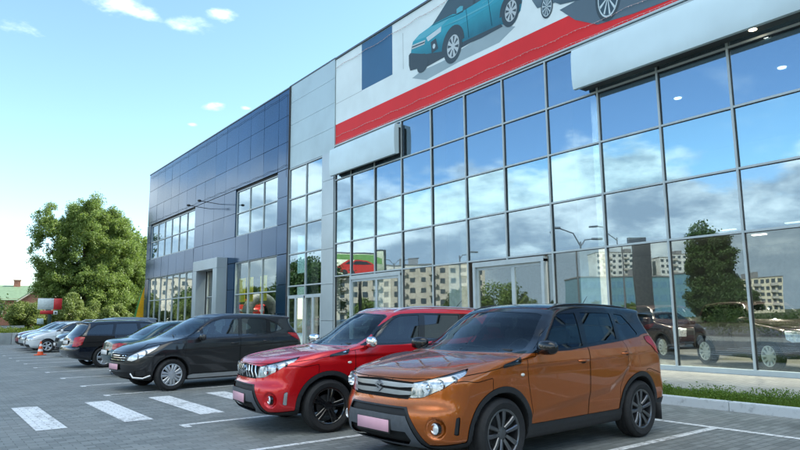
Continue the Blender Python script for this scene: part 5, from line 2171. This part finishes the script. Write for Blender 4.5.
# ------------------------------------------------------------------ cars
def M_(body, rim, **k):
    d = dict(body=body, black=pb, under=under_m, glass=car_gl, glassw=car_glw, clad=clad_m, wheel=wheelset(rim))
    d.update(k)
    return d


def scross_spec(M):
    return dict(
        profile=[(-1.98, .28), (-2.09, .42), (-2.10, .62), (-2.05, .75), (-2.02, .98), (-1.94, 1.12), (-1.66, 1.46), (-1.82, 1.51), (-1.65, 1.545), (-1.1, 1.58), (-.4, 1.60), (.15, 1.58),
                 (.50, 1.51), (1.22, 1.10), (1.33, 1.06), (1.7, .99), (2.0, .90), (2.14, .79), (2.17, .68), (2.18, .52), (2.15, .36), (2.02, .23), (1.3, .20), (-1.3, .20)],
        xf=1.30, xr=-1.30, wr=.325, rimr=.215, arch=.372, track=.865, belt=1.06, cowl=(1.22, 1.10),
        W=([.2, .32, .5, .7, .84, .95, 1.04, 1.12, 1.3, 1.46, 1.7], [.80, .84, .862, .874, .880, .872, .850, .80, .715, .64, .52]),
        bow=.42, bowg=.18, bowr=.18, crown=.10, taper=.055, k=.055, kn=.09,
        bulge=[(1.30, .76, .36, .16, .016), (-1.30, .78, .38, .15, .016)],
        crease=[([-1.9, -.9, .2, 1.1], [.94, .90, .86, .83], .014, .03, -1.8, 1.1)],
        windshield=[(0, 1.10), (.70, 1.12), (.73, 1.15), (.575, 1.47), (.5, 1.49), (0, 1.51)], ws_x=.35,
        rearwindow=[(0, 1.08), (.56, 1.10), (.50, 1.40), (0, 1.43)], rw_x=-1.55,
        windows=[('quarter_window', [(1.02, 1.075), (.70, 1.245), (.66, 1.24), (.66, 1.06)], None),
                 ('door_window', [(.62, 1.055), (.62, 1.29), (.36, 1.41), (.10, 1.475), (-.30, 1.485), (-.22, 1.075)], None),
                 ('door_window', [(-.29, 1.078), (-.37, 1.487), (-.9, 1.465), (-1.02, 1.44), (-.95, 1.12)], None),
                 ('quarter_window', [(-1.09, 1.425), (-1.03, 1.13), (-1.30, 1.18), (-1.40, 1.22), (-1.33, 1.31)], None)],
        dlo=[(1.10, 1.055), (.70, 1.27), (.36, 1.43), (.10, 1.495), (-.4, 1.505), (-.95, 1.48), (-1.36, 1.34), (-1.45, 1.21), (-.95, 1.10), (-.2, 1.055), (.6, 1.035)],
        headlight=[(.52, .64), (.60, .72), (.95, .86), (1.36, .96), (1.30, .88), (1.0, .70), (.70, .62)], nose_x=2.16,
        bulbs=[(1.93, .66, .72, .05), (1.80, .74, .79, .045)],
        taillight=[(.70, .92), (.72, 1.02), (.90, 1.10), (1.28, 1.14), (1.22, 1.04), (1.0, .92)], tail_x=-2.04,
        front_cuts=[dict(name='grille', poly=[(0, .60), (0, .77), (.48, .755), (.42, .61)], mat=intake_m, off=-.03),
                    dict(name='lower_intake', poly=[(0, .24), (0, .40), (.50, .40), (.56, .25)], mat=intake_m, off=-.02),
                    dict(name='fog_bezel', poly=[(.78, .30), (.80, .42), (1.10, .47), (1.10, .30)], wrap=True, mat=clad_m, off=-.015, split=True)],
        rear_cuts=[dict(name='rear_diffuser', poly=[(0, .2), (0, .42), (.75, .42), (.8, .2)], mat=clad_m, off=.005)],
        clad=.045, sill=([-2.2, -1.75, -1.6, -.8, .8, 1.6, 1.75, 2.4], [.42, .42, .34, .33, .33, .26, .26, .25]),
        hood=dict(line=([1.1, 1.3, 1.7, 2.0, 2.4], [1.045, 1.01, .95, .80, .78]), zf=.775, bowc=.18),
        doors=[('front_door', [(1.00, .2), (1.04, .6), (1.02, 1.06), (.60, 1.06), (-.24, 1.08), (-.22, .2)]),
               ('rear_door', [(-.23, .2), (-.25, 1.10), (-1.02, 1.12), (-1.08, 1.0), (-1.0, .82), (-.86, .60), (-.84, .2)])],
        handles=[(-.10, .925, .17), (-.90, .955, .17)], mirror=(.70, .965, 1.08), fender_x=1.0,
        fbump=([1.2, 1.65, 1.8, 2.0, 2.4], [.82, .74, .74, .74, .76]), rbump=([-2.3, -1.9, -1.5], [.70, .70, .76]),
        tailgate=[(0, .66), (0, 1.15), (.70, 1.15), (.70, .92), (.60, .66)], tg_x=-1.6,
        rimstyle=ST_COVER, mat=M)


def wagon_spec(M):
    return dict(
        profile=[(-2.14, .28), (-2.26, .42), (-2.28, .60), (-2.20, .70), (-2.17, .90), (-2.08, 1.02), (-1.78, 1.36), (-1.92, 1.41), (-1.7, 1.43), (-1.1, 1.455), (-.3, 1.465), (.15, 1.445),
                 (.45, 1.38), (1.12, 1.02), (1.25, .98), (1.7, .92), (2.0, .84), (2.16, .74), (2.20, .62), (2.20, .45), (2.16, .30), (2.0, .20), (1.3, .17), (-1.3, .18)],
        xf=1.29, xr=-1.29, wr=.32, rimr=.215, arch=.355, track=.86, belt=.98, cowl=(1.12, 1.02),
        W=([.2, .32, .5, .68, .80, .90, .98, 1.05, 1.2, 1.36, 1.6], [.80, .84, .862, .874, .876, .868, .845, .80, .73, .655, .55]),
        bow=.34, bowg=.16, bowr=.20, crown=.09, taper=.05, k=.055, kn=.08, bulge=[(1.29, .70, .36, .16, .014), (-1.29, .72, .38, .15, .014)],
        crease=[([-2.0, -.9, .2, 1.1], [.80, .80, .78, .76], .012, .03, -1.9, 1.1)],
        windshield=[(0, 1.02), (.68, 1.04), (.71, 1.07), (.575, 1.35), (.5, 1.36), (0, 1.385)], ws_x=.35,
        rearwindow=[(0, .98), (.62, 1.0), (.56, 1.30), (0, 1.33)], rw_x=-1.7,
        windows=[('door_window', [(.90, 1.0), (.88, 1.06), (.45, 1.28), (.15, 1.35), (-.20, 1.36), (-.15, .985)], M.get('sideglass')),
                 ('door_window', [(-.24, .985), (-.28, 1.36), (-.92, 1.35), (-1.02, .99)], M.get('sideglass')),
                 ('quarter_window', [(-1.08, .995), (-.99, 1.345), (-1.50, 1.32), (-1.92, 1.06), (-1.90, 1.01)], M.get('sideglass'))],
        dlo=[(.96, .985), (.90, 1.08), (.45, 1.30), (.15, 1.37), (-.3, 1.38), (-1.0, 1.37), (-1.53, 1.34), (-1.97, 1.06), (-1.93, .985), (-1.0, .965), (.2, .965)],
        headlight=[(.50, .58), (.50, .74), (.90, .77), (1.12, .80), (1.08, .72), (.9, .60)], nose_x=2.17,
        bulbs=[(2.0, .62, .67, .05)],
        taillight=[(.62, .66), (.62, .93), (.80, .96), (1.12, .95), (1.06, .72), (.90, .66)], tail_x=-2.20,
        front_cuts=[dict(name='grille', poly=[(0, .60), (0, .76), (.46, .75), (.42, .60)], mat=intake_m, off=-.02),
                    dict(name='lower_intake', poly=[(0, .22), (0, .42), (.70, .40), (.70, .25)], mat=intake_m, off=-.02)],
        hood=dict(line=([1.1, 1.3, 1.7, 2.0, 2.4], [.97, .94, .87, .76, .75]), zf=.765, bowc=.16),
        doors=[('front_door', [(.92, .28), (.98, .6), (.95, .98), (.60, .985), (-.18, .985), (-.18, .28)]),
               ('rear_door', [(-.19, .28), (-.20, .985), (-1.02, .99), (-1.0, .78), (-.84, .55), (-.82, .28)])],
        handles=[(-.05, .86, .16), (-.88, .87, .16)], mirror=(.70, .96, 1.02), fender_x=.9,
        fbump=([1.2, 1.65, 1.8, 2.0, 2.4], [.70, .64, .62, .58, .60]), rbump=([-2.4, -2.0, -1.5], [.64, .64, .64]),
        tailgate=[(0, .64), (0, 1.04), (.72, 1.04), (.60, .93), (.60, .64)], tg_x=-1.75,
        rimstyle=ST_ALLOY, mat=M)


def sedan_spec(M, modern=False):
    s = dict(
        profile=[(-1.98, .30), (-2.10, .42), (-2.13, .58), (-2.07, .72), (-2.05, .88), (-1.98, .955), (-1.70, .985), (-1.50, 1.01), (-.90, 1.345), (-.5, 1.42), (0, 1.435), (.30, 1.40),
                 (.55, 1.32), (1.10, 1.01), (1.22, .965), (1.6, .90), (1.9, .82), (2.05, .72), (2.10, .60), (2.10, .42), (2.05, .27), (1.9, .20), (1.2, .17), (-1.2, .18)],
        xf=1.26, xr=-1.26, wr=.30, rimr=.19, arch=.335, track=.82, belt=.95, cowl=(1.10, 1.01),
        W=([.2, .32, .5, .66, .78, .88, .95, 1.02, 1.2, 1.34, 1.6], [.76, .80, .822, .834, .836, .826, .80, .76, .69, .61, .50]),
        bow=.34, bowg=.16, bowr=.24, crown=.09, taper=.05, k=.06, kn=.09, bulge=[(1.26, .68, .34, .15, .012), (-1.26, .70, .36, .15, .012)],
        crease=[([-2.0, -.9, .2, 1.1], [.78, .78, .76, .74], .012, .03, -1.9, 1.1)],
        windshield=[(0, 1.01), (.64, 1.03), (.67, 1.06), (.54, 1.29), (.48, 1.305), (0, 1.33)], ws_x=.38,
        rearwindow=[(0, 1.03), (.60, 1.05), (.50, 1.29), (0, 1.32)], rw_x=-.80,
        windows=[('door_window', [(.88, .97), (.85, 1.04), (.48, 1.23), (.22, 1.31), (-.16, 1.325), (-.12, .96)], None),
                 ('door_window', [(-.20, .96), (-.24, 1.325), (-.60, 1.31), (-.84, 1.20), (-.92, .965)], None),
                 ('quarter_window', [(-.97, .968), (-.90, 1.16), (-1.0, 1.11), (-1.18, .985)], None)],
        dlo=[(.94, .955), (.88, 1.05), (.48, 1.25), (.22, 1.33), (-.3, 1.345), (-.62, 1.33), (-1.0, 1.13), (-1.24, .965), (-.9, .945), (.2, .94)],
        headlight=[(.45, .56), (.45, .69), (.80, .72), (1.02, .76), (1.0, .68), (.85, .58)], nose_x=2.07,
        bulbs=[(1.93, .58, .64, .05)],
        taillight=[(.42, .70), (.44, .84), (.75, .87), (1.05, .85), (1.08, .76), (.9, .69)], tail_x=-2.07,
        front_cuts=[dict(name='grille', poly=[(0, .58), (0, .70), (.36, .69), (.34, .58)], mat=intake_m, off=-.02),
                    dict(name='lower_intake', poly=[(0, .24), (0, .40), (.60, .38), (.60, .26)], mat=intake_m, off=-.02)],
        hood=dict(line=([1.1, 1.3, 1.7, 2.0, 2.4], [.94, .91, .83, .71, .70]), zf=.705, bowc=.16),
        doors=[('front_door', [(.92, .26), (.96, .6), (.93, .955), (.60, .96), (-.15, .96), (-.15, .26)]),
               ('rear_door', [(-.16, .26), (-.17, .96), (-1.0, .965), (-1.0, .76), (-.84, .55), (-.82, .26)])],
        handles=[(-.03, .84, .15), (-.84, .85, .15)], mirror=(.70, .91, .99), fender_x=.9,
        fbump=([1.2, 1.65, 1.8, 2.0, 2.4], [.66, .60, .58, .55, .56]), rbump=([-2.4, -2.0, -1.5], [.66, .66, .66]),
        tailgate=[(0, .67), (0, 1.0), (.66, 1.0), (.60, .86), (.42, .67)], tg_x=-1.55,
        rearseat=-.42, floor=.26, rimstyle=ST_ALLOY, mat=M)
    return s


def suv3_spec(M):
    return dict(
        profile=[(-1.75, .38), (-1.84, .48), (-1.86, .66), (-1.80, .78), (-1.80, 1.05), (-1.72, 1.20), (-1.55, 1.60), (-1.45, 1.65), (-.8, 1.69), (0, 1.69), (.32, 1.63),
                 (.85, 1.18), (.98, 1.13), (1.5, 1.08), (1.82, 1.02), (1.92, .92), (1.94, .75), (1.98, .62), (1.97, .45), (1.88, .34), (1.2, .28), (-1.2, .28)],
        xf=1.22, xr=-1.22, wr=.36, rimr=.235, arch=.42, track=.87, belt=1.14, cowl=(.85, 1.18),
        W=([.25, .36, .5, .7, .86, 1.0, 1.12, 1.2, 1.4, 1.58, 1.8], [.80, .85, .87, .88, .882, .878, .85, .81, .745, .68, .60]),
        bow=.20, bowg=.14, bowr=.12, crown=.07, taper=.03, k=.05, kn=.06, bulge=[(1.22, .84, .40, .18, .022), (-1.22, .86, .42, .18, .022)],
        windshield=[(0, 1.20), (.66, 1.22), (.70, 1.25), (.60, 1.56), (.5, 1.58), (0, 1.60)], ws_x=.3,
        rearwindow=[(0, 1.20), (.58, 1.20), (.54, 1.50), (0, 1.54)], rw_x=-1.4,
        windows=[('door_window', [(.70, 1.16), (.66, 1.24), (.34, 1.52), (.15, 1.57), (-.32, 1.57), (-.28, 1.15)], None),
                 ('quarter_window', [(-.42, 1.15), (-.46, 1.565), (-1.32, 1.54), (-1.42, 1.22), (-1.36, 1.17)], None)],
        dlo=[(.76, 1.14), (.68, 1.26), (.34, 1.545), (.15, 1.595), (-.4, 1.595), (-1.36, 1.57), (-1.47, 1.22), (-1.40, 1.14), (.2, 1.13)],
        headlight=[(.48, .70), (.48, .95), (.86, .98), (1.0, .98), (.96, .76), (.8, .70)], nose_x=1.93,
        bulbs=[(1.80, .62, .84, .07)],
        taillight=[(.70, .74), (.70, 1.12), (.86, 1.14), (.95, 1.12), (.95, .78)], tail_x=-1.82,
        front_cuts=[dict(name='grille', poly=[(0, .74), (0, .95), (.44, .95), (.44, .74)], mat=intake_m, off=-.02),
                    dict(name='lower_intake', poly=[(0, .38), (0, .55), (.55, .55), (.55, .40)], mat=intake_m, off=-.02)],
        clad=.05, sill=([-2.2, 2.4], [.40, .40]),
        hood=dict(line=([.8, 1.0, 1.5, 1.9], [1.12, 1.10, 1.04, .98]), zf=.965, bowc=.14),
        doors=[('front_door', [(.84, .3), (.86, .7), (.82, 1.14), (.60, 1.145), (-.36, 1.145), (-.36, .3)])],
        handles=[(-.22, .98, .16)], mirror=(.62, .99, 1.20), fender_x=.82,
        fbump=([1.2, 1.65, 1.8, 2.0, 2.4], [.74, .70, .68, .66, .66]), rbump=([-2.4, -1.7, -1.5], [.70, .70, .70]),
        tailgate=[(0, .72), (0, 1.60), (.70, 1.20), (.68, .72)], tg_x=-1.45,
        rimstyle=ST_STEEL, mat=M)


def cars():
    orange = paint('orange_paint', (.47, .115, .014), .4, .65, .26)
    red = paint('red_paint', (.66, .006, .012), .15, .35, .26)
    black = paint('black_paint', (.002, .002, .003), .3, .0, .4, .85)
    green = paint('dark_green_paint', (.012, .055, .065), .3, .2, .3)
    navy = paint('dark_navy_paint', (.008, .012, .022), .3, .3, .25)
    white = paint('white_paint', (.66, .70, .72), .1, .0, .3)
    grey = paint('slate_grey_paint', (.10, .12, .14), .3, .4, .3)
    wine = paint('wine_red_paint', (.20, .006, .022), .3, .3, .3)
    redh = paint('showroom_red_paint', (.50, .02, .03), .3, .3, .3)
    dkal = mat('alloy_dark_grey', (.17, .175, .185), .28, .85, .1)
    blk_rim = mat('gloss_black_alloy', (.012, .012, .013), .18, .2, .1, coat=1)
    sil = mat('silver_wheel_cover', (.55, .57, .59), .35, .7, .06)
    wht_rim = mat('white_steel_rim', (.62, .66, .62), .4, .1, .05)
    G = 'cars parked in the bays in front of the showroom'
    Mo = M_(orange, dkal, upper=pb, mirror=pb, rail=pb, handle=orange)
    r = build_car(vitara_spec(Mo), (5.823, 5.336, 0), math.pi + rad(2.15), 'orange suv with black roof and pink plate, nearest to the camera', 'car', G, .02)
    vitara_extras(*r, Mo)
    Mr = M_(red, blk_rim, mirror=chrome_m, rail=silver_m, handle=red)
    r = build_car(vitara_spec(Mr, True), (5.67, 7.93, 0), math.pi + rad(-7.0), 'bright red suv with black wheels and chrome mirrors beside the orange one', 'car', G, .02)
    vitara_extras(*r, Mr, True)
    Mb = M_(black, sil, glass=clear_gl, glassw=clear_gl)
    r = build_car(scross_spec(Mb), (5.51, 14.45, 0), math.pi + rad(5.0), 'black crossover with silver wheels and pink plate facing out beside the crossing', 'car', G, .025)
    root, C, b, do = r
    plate(root, b, 0, .50, .50, .11, pink_m)
    wipers(root, 1.22, 1.10, 1.06)
    for k in range(3):
        z = .635 + k * .045
        V, N, F = C.full
        d = front_d([(0, z), (0, z + .018), (.455, z + .018), (.45, z)], 1.5)
        v, n, f = clip(V, N, F, d(V, N))
        nmesh('grille_bar', v, n, f, chrome_m, root, -.008)
    V, N, F = C.full
    d = side_d([(1.05, .235), (1.0, .285), (.85, .315), (-.80, .315), (-.82, .235)], .1)
    v, n, f = clip(V, N, F, d(V, N))
    nmesh('silver_sill_strip', v, n, f, silver_m, root, .016)
    for sg in (1, -1):
        mb = MB()
        mb.tube([(1.72, sg * .80, .33), (1.86, sg * .76, .28), (2.02, sg * .66, .30), (2.05, sg * .60, .38)], .018, 8)
        mb.build('silver_bumper_trim', silver_m, root, auto=60)
    Mg = M_(green, sil, glass=clear_gl, glassw=clear_gl)
    r = build_car(sedan_spec(Mg), (6.12, 18.3, 0), rad(3), 'dark green saloon parked nose in behind the black crossover', 'car', G, .03)
    plate(r[0], r[2], 0, .62, .50, .11, white_pl, False)
    Mw = M_(navy, sil, glass=priv_gl, sideglass=priv_gl, glassr=priv_gl)
    r = build_car(wagon_spec(Mw), (5.95, 22.45, 0), rad(5), 'dark navy estate car with roof rails parked nose in', 'car', G, .03)
    root, C, b, do = r
    plate(root, b, 0, .78, .50, .11, white_pl, False)
    for sg in (1, -1):
        mb = MB()
        mb.tube([(.15, sg * .60, 1.42), (.05, sg * .60, 1.475), (-1.5, sg * .58, 1.465), (-1.62, sg * .57, 1.41)], .016, 8)
        mb.build('roof_rail', silver_m, root, auto=60)
    Mc = M_(grey, sil)
    r = build_car(scross_spec(Mc), (6.75, 29.4, 0), math.pi + rad(0), 'slate grey hatchback just behind the navy estate', 'car', G, .035)
    plate(r[0], r[2], 0, .50, .50, .11, white_pl)
    Mh = M_(white, sil)
    r = build_car(sedan_spec(Mh), (6.15, 34.2, 0), math.pi + rad(0), 'white saloon facing out, near the orange cone', 'car', G, .035)
    plate(r[0], r[2], 0, .48, .50, .11, white_pl)
    r = build_car(sedan_spec(M_(paint('pale_silver_paint', (.40, .45, .47), .1, .5, .3), sil)), (6.2, 36.7, 0), math.pi + rad(0), 'pale silver saloon between the white car and the wine red car', 'car', G, .035)
    r = build_car(wagon_spec(M_(wine, sil)), (6.4, 39.3, 0), math.pi + rad(0), 'wine red car farthest along the row by the wall', 'car', G, .035)
    # showroom cars behind the glass
    G2 = 'black off-roaders inside the showroom'
    a = math.atan2(-.87, -.49)
    Ms = M_(paint('showroom_black_paint', (.042, .024, .026), .3, .4, .25), wht_rim)
    build_car(suv3_spec(Ms), (17.25, 7.39, WF + .01), a, 'black three door off-roader with white steel wheels at the right of the showroom', 'car', G2, .03)
    build_car(suv3_spec(Ms), (19.75, 11.5, WF + .01), a, 'black off-roader deeper in the showroom, only its white wheel visible beside the orange suv', 'car', G2, .035)
    t = empty('display_stand', (17.1, 39.0, WF + .01), 0, 'grey display platform inside the dark wing', 'display stand')
    rbox('platform', (0, 0, .6), (3.2, 4.6, 1.2), mat('platform_grey', (.2, .2, .2), .5), t, .03, 2)
    build_car(sedan_spec(M_(redh, sil)), (17.1, 39.0, WF + 1.22), rad(-105), 'red car on a display platform inside the dark wing windows', 'car', None, .035)
    t = empty('grey_arch', (16.6, 35.9, WF + .01), rad(15), 'pale grey rounded arch standing beside the red showroom car', 'display arch')
    mb = MB()
    mb.tube([(1.0 * math.cos(q), 0, 1.7 + .9 * math.sin(q)) for q in [math.pi * k / 16 for k in range(17)]], .32, 12)
    mb.build('arch', mat('arch_grey', (.12, .15, .19), .6), t, auto=60)
    for sg in (1, -1):
        rbox('leg', (sg * 1.0, 0, .85), (.5, .5, 1.70), MATS['arch_grey'], t, .08, 3)
    for i, y in enumerate((35.5, 34.4, 32.6)):
        o = MB().box(15.20, 15.22, y - .42, y + .42, 2.45, 3.85).build('hanging_banner', mat('banner_yellow', (.85, .66, .03), .6))
        tag(o, ['leftmost of the three yellow banners hanging in the wing window', 'middle one of the three yellow banners in the wing window', 'rightmost of the three yellow banners in the wing window'][i], 'banner', 'yellow banners inside the wing')


cars()
